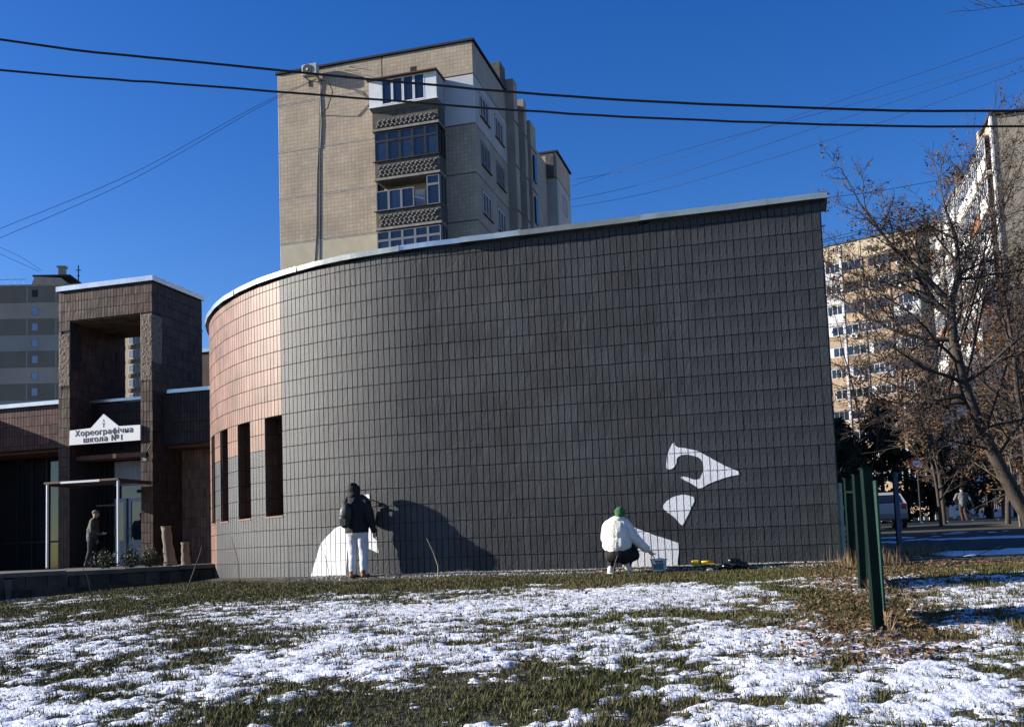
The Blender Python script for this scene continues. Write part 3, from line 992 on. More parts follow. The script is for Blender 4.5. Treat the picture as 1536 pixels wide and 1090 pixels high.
# enclosed things on the hidden left edge
for zz in (25.9, 22.9):
    boxobj('side_balcony', white_frame, AP, -13.15, -12.85, 1.0, 4.2, zz-1.2, zz); boxobj('balcony_roof', roofing, AP, -13.35, -12.85, .9, 4.3, zz+.005, zz+.08)

# balconies with relief parapets
VB = -1.2
for i in range(5):
    zf = 26.50-3.0*i                       # underside of the balcony slab
    bal = empty('balcony', (0, 0, 0)); bal.parent = AP
    x0, x1 = -6.0+(.08 if i else 0), -1.84
    b = MB(); b.bbox(x0-.02, x1+.03, VB-.06, -.002, zf, zf+.16, .015); b.build('slab', concrete, bal)
    b = MB(); b.box(x0+.03, x1-.02, VB, VB+.1, zf+.16, zf+1.16); b.box(x0+.03, x0+.12, VB+.1, -.002, zf+.16, zf+1.16); b.box(x1-.11, x1-.02, VB+.1, -.002, zf+.16, zf+1.16)
    b.build('parapet', dark_concrete, bal)
    rel = MB()
    nr = 3 if i else 2
    cw = (x1-x0-.35)/13
    for r_ in range(nr):
        for k in range(13):
            cx = x0+.2+cw*(k+.5)+(cw*.28 if r_ % 2 else 0); cz = zf+.28+.24*r_
            if cx > x1-.25: continue
            # stepped, slanting relief block
            rel.hexa([(cx-.10, VB-.002, cz-.08), (cx+.02, VB-.002, cz-.08), (cx+.02, VB-.002, cz+.06), (cx-.10, VB-.002, cz+.06),
                      (cx-.08, VB-.10, cz-.06), (cx+.0, VB-.10, cz-.06), (cx+.0, VB-.10, cz+.05), (cx-.08, VB-.10, cz+.05)])
            rel.hexa([(cx-.01, VB-.002, cz+.04), (cx+.14, VB-.002, cz+.04), (cx+.14, VB-.002, cz+.15), (cx-.01, VB-.002, cz+.15),
                      (cx+.01, VB-.09, cz+.06), (cx+.12, VB-.09, cz+.06), (cx+.12, VB-.09, cz+.13), (cx+.01, VB-.09, cz+.13)])
    o = rel.build('relief_blocks', concrete, bal); o['kind'] = 'stuff'
    g0, g1 = (zf+1.16, zf+2.98) if i else (zf+1.42, zf+3.02)
    if i == 0:
        b = MB()  # flared apron
        b.hexa([(x0+.02, VB-.01, zf+1.17), (x1-.02, VB-.01, zf+1.17), (x1-.02, -.01, zf+1.17), (x0+.02, -.01, zf+1.17),
                (x0-.10, VB-.28, zf+1.42), (x1+.05, VB-.28, zf+1.42), (x1+.05, -.01, zf+1.42), (x0-.10, -.01, zf+1.42)])
        b.build('apron', mat('grey_apron', (.16, .165, .17), rough=.6), bal)
        fm, gm = white_frame, glass_dark
        b = MB(); b.bbox(x0-.18, x1+.12, VB-.45, 0, g1+.004, g1+.1, .02); b.build('balcony_roof', brown_frame, bal)
        vf = VB-.24
        b = MB(); b.box(x0-.06, x0+.72, vf, vf+.06, g0, g1); b.build('solid_panel', white_frame, bal)
        b = MB(); b.box(x1-.75, x1+.02, vf, vf+.06, g0, g1); b.build('solid_panel', white_frame, bal)
        for k in range(4):
            add_window(bal, (x0+.74+.68*k, vf-.01, g0+.05), 0, .66, g1-g0-.06, 1, white_frame, glass_dark)
        boxobj('side_panel', mat('balcony_side', (.36, .36, .38), rough=.7), bal, x1-.04, x1+.021, vf+.07, -.002, g0, g1); boxobj('side_panel', MATS['balcony_side'], bal, x0-.06, x0-.0, vf+.07, -.002, g0, g1)
        b = MB(); b.box(x0-.13, x1+.08, vf-.07, vf+.02, g0-.06, g0-.003); b.build('ledge', white_frame, bal)
    else:
        fm = (grey_frame, black_metal, grey_frame)[i % 3]
        for k in range(5):
            w_ = (x1-x0-.1)/5
            if i == 2 and k == 3: continue
            add_window(bal, (x0+.05+w_*k, VB, g0+.02), 0, w_-.01, (g1-g0)*.66, 1, fm, glass_blue if (k+i) % 2 else glass_dark)
            if not (i == 2 and k < 4):
                add_window(bal, (x0+.05+w_*k, VB, g0+.03+(g1-g0)*.66), 0, w_-.01, (g1-g0)*.30, 1, fm, glass_dark)
        b = MB(); b.box(x0-.06, x1+.06, VB-.09, VB+.03, g0-.03, g0+.015); b.build('ledge', black_metal, bal)
        for xx in (x0+.04, x1-.08):
            add_window(bal, (xx, -.06 if xx < -4 else -.06, g0+.02), R(-90), 1.08, g1-g0-.06, 2, fm, glass_dark)
    # things inside: back wall with balcony door
    boxobj('inner_wall', panel_cream, bal, x0+.15, x1-.15, -.02, -.004, g0-.1, g1)
    for k, xx in enumerate((x0+.6, x0+2.1, x0+2.9)):
        boxobj('inner_door', (white_frame, brown_frame, glass_dark)[(k+i) % 3], bal, xx, xx+.62, -.05, -.021, g0-.1, g1-.35)
    boxobj('inner_shelf', brown_frame, bal, x0+.25, x0+1.1, -.42, -.06, g0-.05, g0+.5)

# air conditioner high on the block
AC = empty('air_conditioner', Vector((-1.4717, 57, 0))+U*(-10.34)+V*(-.0)+Vector((0, 0, 31.0)), -ANG)
tag(AC, 'grey air conditioner unit fixed below the roof of the beige block', 'air conditioner')
b = MB(); b.bbox(-.5, .5, -.62, -.22, .08, .78, .03); b.build('casing', mat('ac_casing', (.42, .41, .38), rough=.6), AC)
b = MB(); b.tube([(-.12, -.625, .43), (-.12, -.66, .43)], .31, 20); b.build('fan_grille', mat('ac_grille', (.03, .03, .03), rough=.6), AC)
b = MB(); b.tube([(-.12, -.661, .43), (-.12, -.68, .43)], .07, 12); b.build('fan_hub', white_frame, AC)
for x in (-.35, .35):
    b = MB(); b.box(x-.03, x+.03, -.6, -.0, .03, .079); b.box(x-.03, x+.03, -.06, 0, -.35, .03); b.build('bracket', grey_frame, AC)
b = MB()
b.tube([(.42, -.25, .1), (.45, -.06, -.1), (.43, -.03, -1.2), (.47, -.03, -2.8), (.35, -.03, -4.4)], .035, 6); b.build('pipe', mat('pipe_wrap', (.35, .33, .30), rough=.8), AC)
b = MB()
b.tube([(.38, -.03, -1.2), (.30, -.02, -3.6), (.12, -.02, -6), (-.02, -.02, -9.9), (-.3, -.02, -13)], .02, 5)
b.tube([(.44, -.03, -1.3), (.36, -.02, -3.6), (.30, -.02, -6), (.2, -.02, -9.9), (.1, -.02, -13)], .02, 5)
b.tube([(.5, -.05, -.1), (1.2, -.45, -.5), (1.5, -.5, -1.2), (1.1, -.4, -2.1), (.5, -.05, -2.3)], .03, 5)
b.build('drooping_cables', wire_m, AC)
b = MB(); b.tube([(2.1, -.02, .3), (2.6, -.35, .05), (3.2, -.4, -.1)], .018, 5); b.tube([(2.4, -.02, .45), (2.9, -.2, .35)], .018, 5); b.build('bracket_hook', wire_m, AC)

# ------------------------------------------------------------------ tall balcony block at the right, farther back
RB = empty('balcony_block', (52.43, 134.0, 0), -R(37.4))
tag(RB, 'tall block with rows of glazed balconies and orange beige parapets', 'building')
or_par = mat('orange_parapet', (.40, .29, .195), rough=.9, var=.3, scale=.8, bump=.3, bscale=10, obj_rand=.22)
rb_wall = mat('pebble_panel', (.46, .38, .27), rough=.95, var=.2, scale=1.5, bump=.4, bscale=14)
boxobj('core', rb_wall, RB, -12, 7.2, 1.2, 16, 0, 42.4)
boxobj('roof_edge', roofing, RB, -12.1, 7.3, -.1, 16.1, 42.72, 42.85)
for x0, x1 in ((-12, -6.6), (-6.45, -3.7), (-3.6, 3.66)):
    b = MB(); b.bbox(x0, x1, 0, 1.19, 40.3, 42.7, .03); b.build('attic_panel', rb_wall, RB)
for x0, x1, mm in ((-6.68, -6.38, panel_white), (-3.74, -3.52, concrete), (-.06, .12, dark_concrete), (3.62, 3.86, concrete)):
    b = MB(); b.bbox(x0, x1, -.12, 1.19, 0, 40.3 if x0 > -6 else 42.6, .03); b.build('pier', mm, RB)
bays = [(-11.9, -8.9, 3), (-8.8, -6.7, 3), (-6.36, -3.76, 3), (-3.5, -.08, 5), (.14, 3.6, 5)]
for fl in range(13):
    zt_ = 40.05-2.99*fl
    for bi, (x0, x1, n) in enumerate(bays):
        b = MB(); b.box(x0, x1, -.04, 1.19, zt_+.06, zt_+.24); b.build('floor_slab', concrete, RB)
        b = MB(); b.box(x0, x1, 0, .12, zt_-2.75, zt_-1.32); b.build('parapet', panel_white if (bi == 1 and fl in (0, 1, 2)) or rng.random() < .08 else or_par, RB)
        r = rng.random()
        w_ = x1-x0
        if r < .12:
            boxobj('inner_wall', mat('inner_wall', (.30, .25, .19), rough=.9) if 'inner_wall' not in MATS else MATS['inner_wall'], RB, x0, x1, .9, 1.0, zt_-1.3, zt_+.05)
            add_window(RB, (x0+.3, .82, zt_-1.25), 0, w_*.6, 1.1, 2, white_frame, glass_dark)
        else:
            fm = white_frame if r < .78 else (grey_frame if r < .9 else brown_frame)
            sp = rng.random()
            if sp < .35:
                ww = w_*.22; boxobj('side_sheet', white_frame if rng.random() < .6 else or_par, RB, x0, x0+ww, .02, .1, zt_-1.3, zt_+.04)
                add_window(RB, (x0+ww, .0, zt_-1.3), 0, w_-ww, 1.33, n-1, fm, glass_blue)
            else: add_window(RB, (x0, .0, zt_-1.3), 0, w_, 1.33, n, fm, glass_blue if sp < .7 else glass_dark)
        boxobj('dark_interior', MATS['dark_glass'], RB, x0, x1, 1.1, 1.18, zt_-1.3, zt_+.05)
# splayed return and recessed windows at its right
b = MB(); b.hexa([(3.87, 0, 0), (5.0, 1.1, 0), (5.0, 3, 0), (3.87, 3, 0), (3.87, 0, 42.0), (5.0, 1.1, 42.0), (5.0, 3, 42.0), (3.87, 3, 42.0)]); b.build('return_wall', rb_wall, RB)
for fl in range(13):
    zt_ = 39.6-2.99*fl
    add_window(RB, (5.1, 1.08, zt_-1.4), 0, 1.9, 1.4, 3, grey_frame, glass_blue)
    b = MB(); b.box(5.02, 7.2, 1.0, 1.19, zt_-2.3, zt_-1.42); b.build('parapet', or_par, RB)
for k, (x, fl) in enumerate([(-1.9, 0), (.7, 1), (1.2, 2), (-5.6, 3), (-1.2, 7), (-1.0, 8), (1.1, 0), (-1.1, 5), (-5.0, 5), (-1.3, 9)]):
    ac = empty('air_conditioner', RB.matrix_world @ Vector((0, 0, 0)))
    zc = 40.05-2.99*fl-2.0
    ac.location = Vector((52.43, 134.0, 0)) + Matrix.Rotation(-R(37.4), 3, 'Z') @ Vector((x, -.04, zc)); ac.rotation_euler = (0, 0, -R(37.4))
    tag(ac, 'small white air conditioner hung on a balcony parapet of the tall block', 'air conditioner', 'air conditioners on the balcony block')
    b = MB(); b.bbox(0, .85, -.42, -.03, 0, .6, .03); b.build('casing', white_frame, ac)
    b = MB(); b.tube([(.33, -.425, .3), (.33, -.45, .3)], .22, 14); b.build('fan_grille', black_metal, ac)
for k, (x, z, r_) in enumerate(((-2.4, 41.25, .42), (-1.9, 35.6, .5))):
    dsh = empty('satellite_dish', Vector((52.43, 134, 0)) + Matrix.Rotation(-R(37.4), 3, 'Z') @ Vector((x, -.04, z)), -R(37.4))
    tag(dsh, ('dark satellite dish on the attic panel of the balcony block', 'dark satellite dish on a parapet below the second balcony row')[k], 'satellite dish')
    b = MB(); b.ell((0, -.4, 0), (r_*1.2, .1, r_*.8)); b.build('reflector', mat('dish%d' % k, (.05, .05, .05), rough=.6), dsh, smooth=True)
    b = MB(); b.tube([(0, -.33, 0), (0, .02, -.1)], .04, 6); b.build('arm', black_metal, dsh)

# ------------------------------------------------------------------ high block at the right edge
TB = empty('white_balcony_block', (36.54, 72.0, 0), -ANG)
tag(TB, 'high pale block with white balconies along its sunlit side, behind the bare tree', 'building')
tb_front = mat('ochre_front', (.42, .36, .27), rough=.9, var=.15, scale=.5, bump=.2, bscale=8)
tb_white = mat('white_balcony_front', (.74, .73, .70), rough=.8, var=.1, scale=.7)
tb_salmon = mat('salmon_infill', (.42, .20, .13), rough=.9, var=.2)
b = MB(); b.bbox(.0, 12, .02, 4.0, 0, 32.4, .04); b.build('front_section', tb_front, TB)
b = MB(); b.bbox(-.12, .05, -.06, .5, 0, 32.6, .03); b.build('corner_pier', panel_white, TB)
b = MB(); b.box(-.2, 12, -.15, 4.1, 32.41, 32.6); b.build('roof_edge', roofing, TB)
b = MB(); b.bbox(-.25, 6, 3.95, 4.6, 0, 32.9, .03); b.build('party_rib', panel_side, TB)
b = MB(); b.bbox(.3, 12, 4.65, 16, 0, 31.4, .04); b.build('middle_section', tb_front, TB)
b = MB(); b.bbox(-.3, 8, 14.6, 15.2, 0, 33.2, .03); b.build('party_rib', panel_side, TB)
b = MB(); b.bbox(.2, 12, 15.3, 32, 0, 33.0, .04); b.build('rear_section', tb_front, TB)
b = MB(); b.box(-.3, 12, 4.62, 14.58, 31.41, 31.56); b.build('roof_edge', roofing, TB)
for y0, y1, ztop in ((.8, 3.9, 31.2), (4.8, 14.4, 30.9), (15.4, 22.0, 32.0), (24.0, 31, 32.0)):
    for fl in range(11):
        z1 = ztop-2.9*fl
        nb = 1 if y1-y0 < 4 else int((y1-y0)/3.1)
        for k in range(nb):
            a = y0+(y1-y0)*k/nb+.06; c = y0+(y1-y0)*(k+1)/nb-.06
            b = MB(); b.bbox(-.55, -.42, a, c, z1-2.6, z1-1.45, .02); b.box(-.42, .31, a, c, z1-2.68, z1-2.605)
            b.build('balcony_front', tb_white if rng.random() < .93 else tb_salmon, TB)
            add_window(TB, (-.5, c, z1-1.44), R(-90), c-a, 1.4, 4, white_frame, glass_blue if rng.random() < .5 else glass_dark)
        b = MB(); b.box(-.58, .31, y0+.04, y1-.04, z1+.002, z1+.12); b.build('balcony_slab', concrete, TB)
for fl in range(9):
    for x in (2.0, 5.0):
        add_window(TB, (x, -.04, 27.5-3*fl), 0, 1.6, 1.4, 2, white_frame, glass_blue)

# ------------------------------------------------------------------ far blocks on the left
LB = empty('banded_block', (-84.33, 185.0, 0), R(4))
tag(LB, 'grey banded high-rise beyond the low brown wing', 'building')
bd = [mat('band_dark', (.21, .18, .135), rough=.9, var=.1, scale=.2), mat('band_pale', (.40, .34, .28), rough=.9, var=.1, scale=.2), mat('band_mid', (.33, .31, .29), rough=.9, var=.1, scale=.2)]
boxobj('core', seam, LB, -29.9, -.1, .1, 14, 0, 53.2)
for k in range(17):
    z1 = 54.1-3.08*k
    b = MB(); b.box(-30, 4.0, 0, .3, z1-3.05, z1); b.build('band', bd[0] if k % 2 == 0 else (bd[1] if k % 4 == 1 else bd[2]), LB)
    if k % 2 == 0:
        for x in (-5.9, -.6, -11.2):
            boxobj('band_joint', bd[2], LB, x, x+.25, -.03, 0, z1-3.0, z1-.05)
    for x in (-4.9, -16.0):
        if k == 0: boxobj('window_recess', black_metal, LB, x, x+1.1, -.02, .02, z1-2.0, z1-.6)
        else: add_window(LB, (x, -.05, z1-2.3), 0, 1.15, 1.5, 1, grey_frame, mat('pale_pane', (.25, .32, .42), rough=.1, spec=1.0) if 'pale_pane' not in MATS else MATS['pale_pane'])
boxobj('roof_edge', panel_side, LB, -30.1, 4.1, -.1, 14, 54.12, 54.5)
pen = MB(); pen.hexa([(-6.0, 2, 54.5), (1.0, 2, 54.5), (1.0, 8, 54.5), (-6, 8, 54.5), (-5.2, 2, 56.6), (-.3, 2, 56.3), (-.3, 8, 56.3), (-5.2, 8, 56.6)])
pen.build('lift_house', panel_side, LB)
b = MB(); b.box(-5.6, 1.4, 1.9, 8, 56.62, 56.9); b.build('lift_house_roof', roofing, LB)
b = MB(); b.box(-1.6, -.4, 4, 5, 56.9, 58.9); b.box(-1.85, -.15, 3.8, 5.2, 58.9, 59.2); b.build('chimney', panel_side, LB)
b = MB(); b.tube([(2.2, 4, 54), (2.2, 4, 59.2)], .12, 5); b.tube([(1.7, 4, 58.3), (2.7, 4, 58.3)], .08, 4); b.tube([(1.9, 4, 57.2), (2.5, 4, 57.2)], .08, 4); b.build('antenna', black_metal, LB)
b = MB()
for k in range(16): b.tube([(-29+1.5*k, .2, 54.4), (-29+1.5*k, .2, 55.6)], .04, 4)
b.tube([(-29.5, .2, 55.6), (-6, .2, 55.6)], .04, 4)
b.build('roof_railing', black_metal, LB)

GB = empty('ochre_block', (-80, 200, 0), -R(20))
tag(GB, 'sunlit ochre block seen through the opening of the entrance portal', 'building')
boxobj('core', mat('gap_wall', (.40, .34, .25), rough=.9, var=.12, scale=.2), GB, -6, 14, .05, 10, 0, 49.0)
boxobj('roof_edge', roofing, GB, -6.1, 14.1, -.05, 10.1, 49.01, 49.3)
for fl in range(16):
    for x in (-3.0, .6, 3.9, 6.5, 9.5):
        add_window(GB, (x, -.02, 45.6-2.95*fl), 0, 1.7, 1.6, 2, white_frame, MATS['pale_pane'])
        b = MB(); b.box(x-.15, x+1.85, -.12, .04, 44.6-2.95*fl, 45.3-2.95*fl); b.build('window_apron', bd[0] if x > 3 else panel_white, GB)

# ------------------------------------------------------------------ snow and grass
def snow_level(x, y):
    w = wdist(x, y)
    n = .5*fbm(x*.42, y*.5, 3, 31) + 1.15*fbm(x*1.9+5, y*2.9, 5, 57, gain=.74) + .30*pn(x*10, y*13, 77)
    bias = np.interp(w, [0, 1.3, 2.3, 3.3, 5, 8, 12], [-1.3, -.76, -.28, .07, .13, .10, .06])
    def gs(cx, cy, sx, sy, a): return a*np.exp(-((x-cx)/sx)**2-((y-cy)/sy)**2)
    bias = bias+gs(-.5, 7.5, 1.3, 1.0, -.42)+gs(2.3, 10.0, 1.0, .6, -.26)+gs(-6, 15.5, 3.5, 1.4, -.45)+gs(-1.2, 9.4, 1.5, .35, -.15)
    bias = bias+gs(3.2, 7.2, 1.6, 1.4, .12)+gs(1.6, 12.3, 3.0, 1.2, .22)+gs(-1.6, 12.6, 3, 1.0, .22)+gs(4.2, 14.2, 1.2, .9, .22)+gs(-3.6, 7.5, 1.2, 1.0, .1)
    bias = bias+gs(3.45, 9.5, .35, 3.5, -.35)+gs(5.6, 15.0, 1.4, .8, -.5)
    return n+bias


def snow_h(x, y):
    s = snow_level(x, y)
    lump = .012*pn(x*16, y*16, 91)+.010*pn(x*34, y*34, 12)
    h = np.where(s > 0, +.024*np.tanh(s*3.2)+.9*lump*np.clip(s*4, 0, 1), np.maximum(s*.09, -.05))
    return h


def snow_grid(x0, x1, y0, y1, st, fn, extra=0, front=True):
    xs = np.arange(x0, x1, st); ys = np.arange(y0, y1, st)
    X, Y = np.meshgrid(xs, ys)
    H = fn(X, Y)
    vis = (np.abs(X) < .56*Y+.8) & ((wdist(X, Y) > .25) | (not front))
    return grid_mesh('snow', xs, ys, lambda x, y: ground(x, y)+H+extra, snow_m, keep=(H > -.012) & vis)


o = link('snow', snow_grid(-9.8, 10, 5.6, 19.4, .032, snow_h)); tag(o, 'thin crusty snow lying in broken patches on the lawn', 'snow', kind='stuff')


def drive_snow(x, y):
    n = .9*fbm(x*.16+9, y*.55, 3, 41)+.5*fbm(x*1.2, y*1.7, 3, 43)
    c = np.maximum(np.exp(-((y-16.9+.02*x)/.75)**2), np.exp(-((y-25.2+.12*x)/1.1)**2)*.95)
    s = n*1.25+.5*pn(x*2.3, y*4, 3)+c*1.0-.62-np.where((x < 6.9), .5, 0)
    return np.where(s > 0, .03*np.tanh(s*3), np.maximum(s*.08, -.05))


o = link('snow', snow_grid(6.3, 20, 15.6, 31, .06, drive_snow, .014, False)); tag(o, 'grey shaded snow strips along the driveway behind the hall', 'snow', kind='stuff')


def vcol_mat(name, rough=.8, spec=.25):
    m = bpy.data.materials.new(name); m.use_nodes = True
    N = m.node_tree.nodes; at = N.new('ShaderNodeAttribute'); at.attribute_name = 'col'
    b_ = N['Principled BSDF']; m.node_tree.links.new(at.outputs['Color'], b_.inputs['Base Color'])
    b_.inputs['Roughness'].default_value = rough; b_.inputs['Specular IOR Level'].default_value = spec
    return m


def tri_mesh(name, P, C_, m, nper=3):
    """P: (n,nper,3) polygons, C_: (n,3) colours"""
    n = len(P)
    me = bpy.data.meshes.new(name)
    me.vertices.add(n*nper); me.vertices.foreach_set('co', P.reshape(-1).astype(np.float32))
    me.loops.add(n*nper); me.loops.foreach_set('vertex_index', np.arange(n*nper, dtype=np.int32))
    me.polygons.add(n); me.polygons.foreach_set('loop_start', (np.arange(n)*nper).astype(np.int32))
    me.update(calc_edges=True)
    a = me.attributes.new('col', 'FLOAT_COLOR', 'FACE')
    cc = np.ones((n, 4), np.float32); cc[:, :3] = C_
    a.data.foreach_set('color', cc.ravel())
    me.materials.append(m)
    return me


grass_m = vcol_mat('grass_blades')
NT = 76000
ty = 5.7+16.0*nrg.random(NT*2)**1.12; tx = (nrg.random(NT*2)*2-1)*(.55*ty+.6)
keep = nrg.random(NT*2) < np.clip((.55*ty+.6)/9.5, .25, 1)
tx, ty = tx[keep], ty[keep]
w_ = wdist(tx, ty); sl = snow_level(tx, ty)
pr = np.where(sl > .12, .16, np.where(sl > 0, .35, 1.0))*np.interp(w_, [.3, .9], [.1, 1])*np.where(w_ < .28, 0, 1)
dter = (tx+9.95)*.650+(ty-19.5)*-.759   # in front of the terrace
k_ = (nrg.random(len(tx)) < pr) & (tx < 9.5) & ((dter > .1) | (ty < 14)) & (ty < 17.2+np.maximum(0, -tx-3)*1.6)
tx, ty, sl, w_ = tx[k_], ty[k_], sl[k_], w_[k_]
NB = 9
bx_ = np.repeat(tx, NB)+nrg.normal(0, .035, len(tx)*NB); by_ = np.repeat(ty, NB)+nrg.normal(0, .035, len(tx)*NB)
bs = np.repeat(sl, NB)
lush = fbm(bx_*.8, by_*.8, 3, 71)
ln = nrg.uniform(.018, .066, len(bx_))*(1+.8*lush)*np.where(bs > 0, .85, 1)*np.interp(wdist(bx_, by_), [.3, 1.4], [.4, 1])
az = nrg.uniform(0, 2*np.pi, len(bx_)); lean = nrg.uniform(.15, 1.25, len(bx_))
hx = np.cos(az)*np.sin(lean); hy = np.sin(az)*np.sin(lean); hz = np.cos(lean)
wd = (.0025+.00035*by_)*nrg.uniform(.7, 1.4, len(bx_))
pxd = -np.sin(az); pyd = np.cos(az)
zb_ = ground(bx_, by_)-.004+np.where(bs > 0, .012, 0)
P = np.stack([np.stack([bx_-pxd*wd, by_-pyd*wd, zb_], -1), np.stack([bx_+pxd*wd, by_+pyd*wd, zb_], -1), np.stack([bx_+hx*ln, by_+hy*ln, zb_+hz*ln], -1)], 1)
dry = np.clip(.55+.65*fbm(bx_*.5+3, by_*.5, 3, 23)+.22*nrg.normal(size=len(bx_)), 0, 1)[:, None]
g1 = np.array([.062, .074, .016]); g2 = np.array([.115, .092, .040])
C_ = (g1*(1-dry)+g2*dry)*nrg.uniform(.55, 1.5, (len(bx_), 1))
straw = nrg.random(len(bx_)) < .05
C_[straw] = np.array([.24, .19, .10])*nrg.uniform(.6, 1.2, (straw.sum(), 1))
o = link('grass', tri_mesh('grass', P, C_, grass_m)); tag(o, 'short tufty winter grass on the slope below the wall', 'grass', kind='stuff')

# fallen leaves and litter of dry stalks by the fence
NL = 9000
lx = nrg.normal(4.3, 1.1, NL); ly = nrg.uniform(7.5, 17.5, NL); lx = 3.1+(ly-8.9)*.31+nrg.normal(0, .42, NL)
ex = nrg.uniform(5.5, 13, 5000); ey = 15.5-.27*(ex-5.2)+nrg.normal(0, .5, 5000)-.7
ex2 = nrg.uniform(-6, 9, 2500); ey2 = nrg.uniform(8, 17, 2500)
lx = np.concatenate([lx, ex, ex2]); ly = np.concatenate([ly, ey, ey2])
k_ = wdist(lx, ly) > .15; lx, ly = lx[k_], ly[k_]
lz = ground(lx, ly)+np.maximum(snow_h(lx, ly), 0)+nrg.uniform(.004, .03, len(lx))
a1 = nrg.normal(size=(len(lx), 3)); a1[:, 2] *= .35; a1 /= np.linalg.norm(a1, axis=1, keepdims=True)
a2 = np.cross(a1, nrg.normal(size=(len(lx), 3))*np.array([.4, .4, 1])); a2 /= np.linalg.norm(a2, axis=1, keepdims=True)
sz = nrg.uniform(.012, .032, (len(lx), 1)); c0 = np.stack([lx, ly, lz], -1)
P = np.stack([c0-a1*sz, c0-a2*sz*.6, c0+a1*sz, c0+a2*sz*.6], 1)
C_ = np.array([.15, .085, .045])*nrg.uniform(.4, 1.5, (len(lx), 1))
o = link('leaf_litter', tri_mesh('leaf_litter', P, C_, vcol_mat('leaf_litter'), 4)); tag(o, 'brown fallen leaves scattered along the green fence and lawn', 'leaves', kind='stuff')
# dry stalk clumps at the fence foot
ns = 2600
sx_ = np.concatenate([nrg.normal(5.35, .25, 900), nrg.normal(6.6, .35, 900), 3.25+(nrg.uniform(9, 15, 800)-8.9)*.31+nrg.normal(0, .12, 800)])
sy_ = np.concatenate([nrg.normal(15.3, .25, 900), nrg.normal(16.9, .4, 900), (sx_[1800:]-3.25)/.31+8.9])
zz = ground(sx_, sy_); ln = nrg.uniform(.06, .36, ns)*np.where(np.arange(ns) < 900, 1, .75); az = nrg.uniform(0, 6.28, ns); lean = nrg.uniform(.05, .9, ns)
d = np.stack([np.cos(az)*np.sin(lean), np.sin(az)*np.sin(lean), np.cos(lean)], -1); c0 = np.stack([sx_, sy_, zz-.01], -1); sd = np.stack([-np.sin(az), np.cos(az), 0*az], -1)*.005
P = np.stack([c0-sd, c0+sd, c0+d*ln[:, None]], 1)
C_ = np.array([.24, .17, .09])*nrg.uniform(.4, 1.3, (ns, 1))
o = link('dry_stalks', tri_mesh('dry_stalks', P, C_, grass_m)); tag(o, 'tangled dry stalks at the foot of the fence', 'dry grass', kind='stuff')
# gravel strip against the wall
ng = 9000
gs_ = nrg.uniform(-.4, 9.5, ng); go = np.abs(nrg.normal(.10, .16, ng))+.03
pts = np.array([list(W0+U*hall_pt(s, 0, o_).x+V*hall_pt(s, 0, o_).y) for s, o_ in zip(gs_, go)])
zz = ground(pts[:, 0], pts[:, 1])
sz = nrg.uniform(.008, .024, ng)
dirs = np.array([[0, 0, 1.], [1, 0, -.3], [-.5, .87, -.3], [-.5, -.87, -.3]])
ang = nrg.uniform(0, 6.28, ng)
V4 = np.stack([np.stack([np.cos(ang)*q[0]-np.sin(ang)*q[1], np.sin(ang)*q[0]+np.cos(ang)*q[1], 0*ang+q[2]], -1) for q in dirs], 1)*sz[:, None, None]+np.stack([pts[:, 0], pts[:, 1], zz+.004], -1)[:, None, :]
P = np.concatenate([V4[:, [0, 1, 2]], V4[:, [0, 2, 3]], V4[:, [0, 3, 1]]], 0)
C1 = np.array([.27, .25, .22])*nrg.uniform(.4, 1.6, (ng, 1)); C_ = np.concatenate([C1, C1, C1], 0)
o = link('gravel', tri_mesh('gravel', P, C_, vcol_mat('gravel'))); tag(o, 'grey gravel and crumbs along the foot of the tiled wall', 'gravel', kind='stuff')
edg = MB()
for k in range(22):
    s0, s1 = -.1+.5*k, -.1+.5*k+.49
    h = 1.222+rng.uniform(-.012, .012)
    q = []
    for z in (.9, h):
        for s, o_ in ((s1, .02), (s1, .30), (s0, .30), (s0, .02)):
            p_ = hall_pt(max(s, -.1), z, o_); q.append(W0+U*p_.x+V*p_.y+Vector((0, 0, p_.z)))
    e = MB(); e.hexa([q[3], q[2], q[1], q[0], q[7], q[6], q[5], q[4]]); e.build('paving_edge', stone_m, curved).matrix_parent_inverse = (Matrix.Translation(W0) @ Matrix.Rotation(-ANG, 4, 'Z')).inverted()

# ------------------------------------------------------------------ fences
def post_box(b, x, y, z0, z1, s, tx_=0, ty_=0):
    c = [(-s, -s), (s, -s), (s, s), (-s, s)]
    b.hexa([(x+p, y+q, z0) for p, q in c]+[(x+p+tx_, y+q+ty_, z1) for p, q in c])


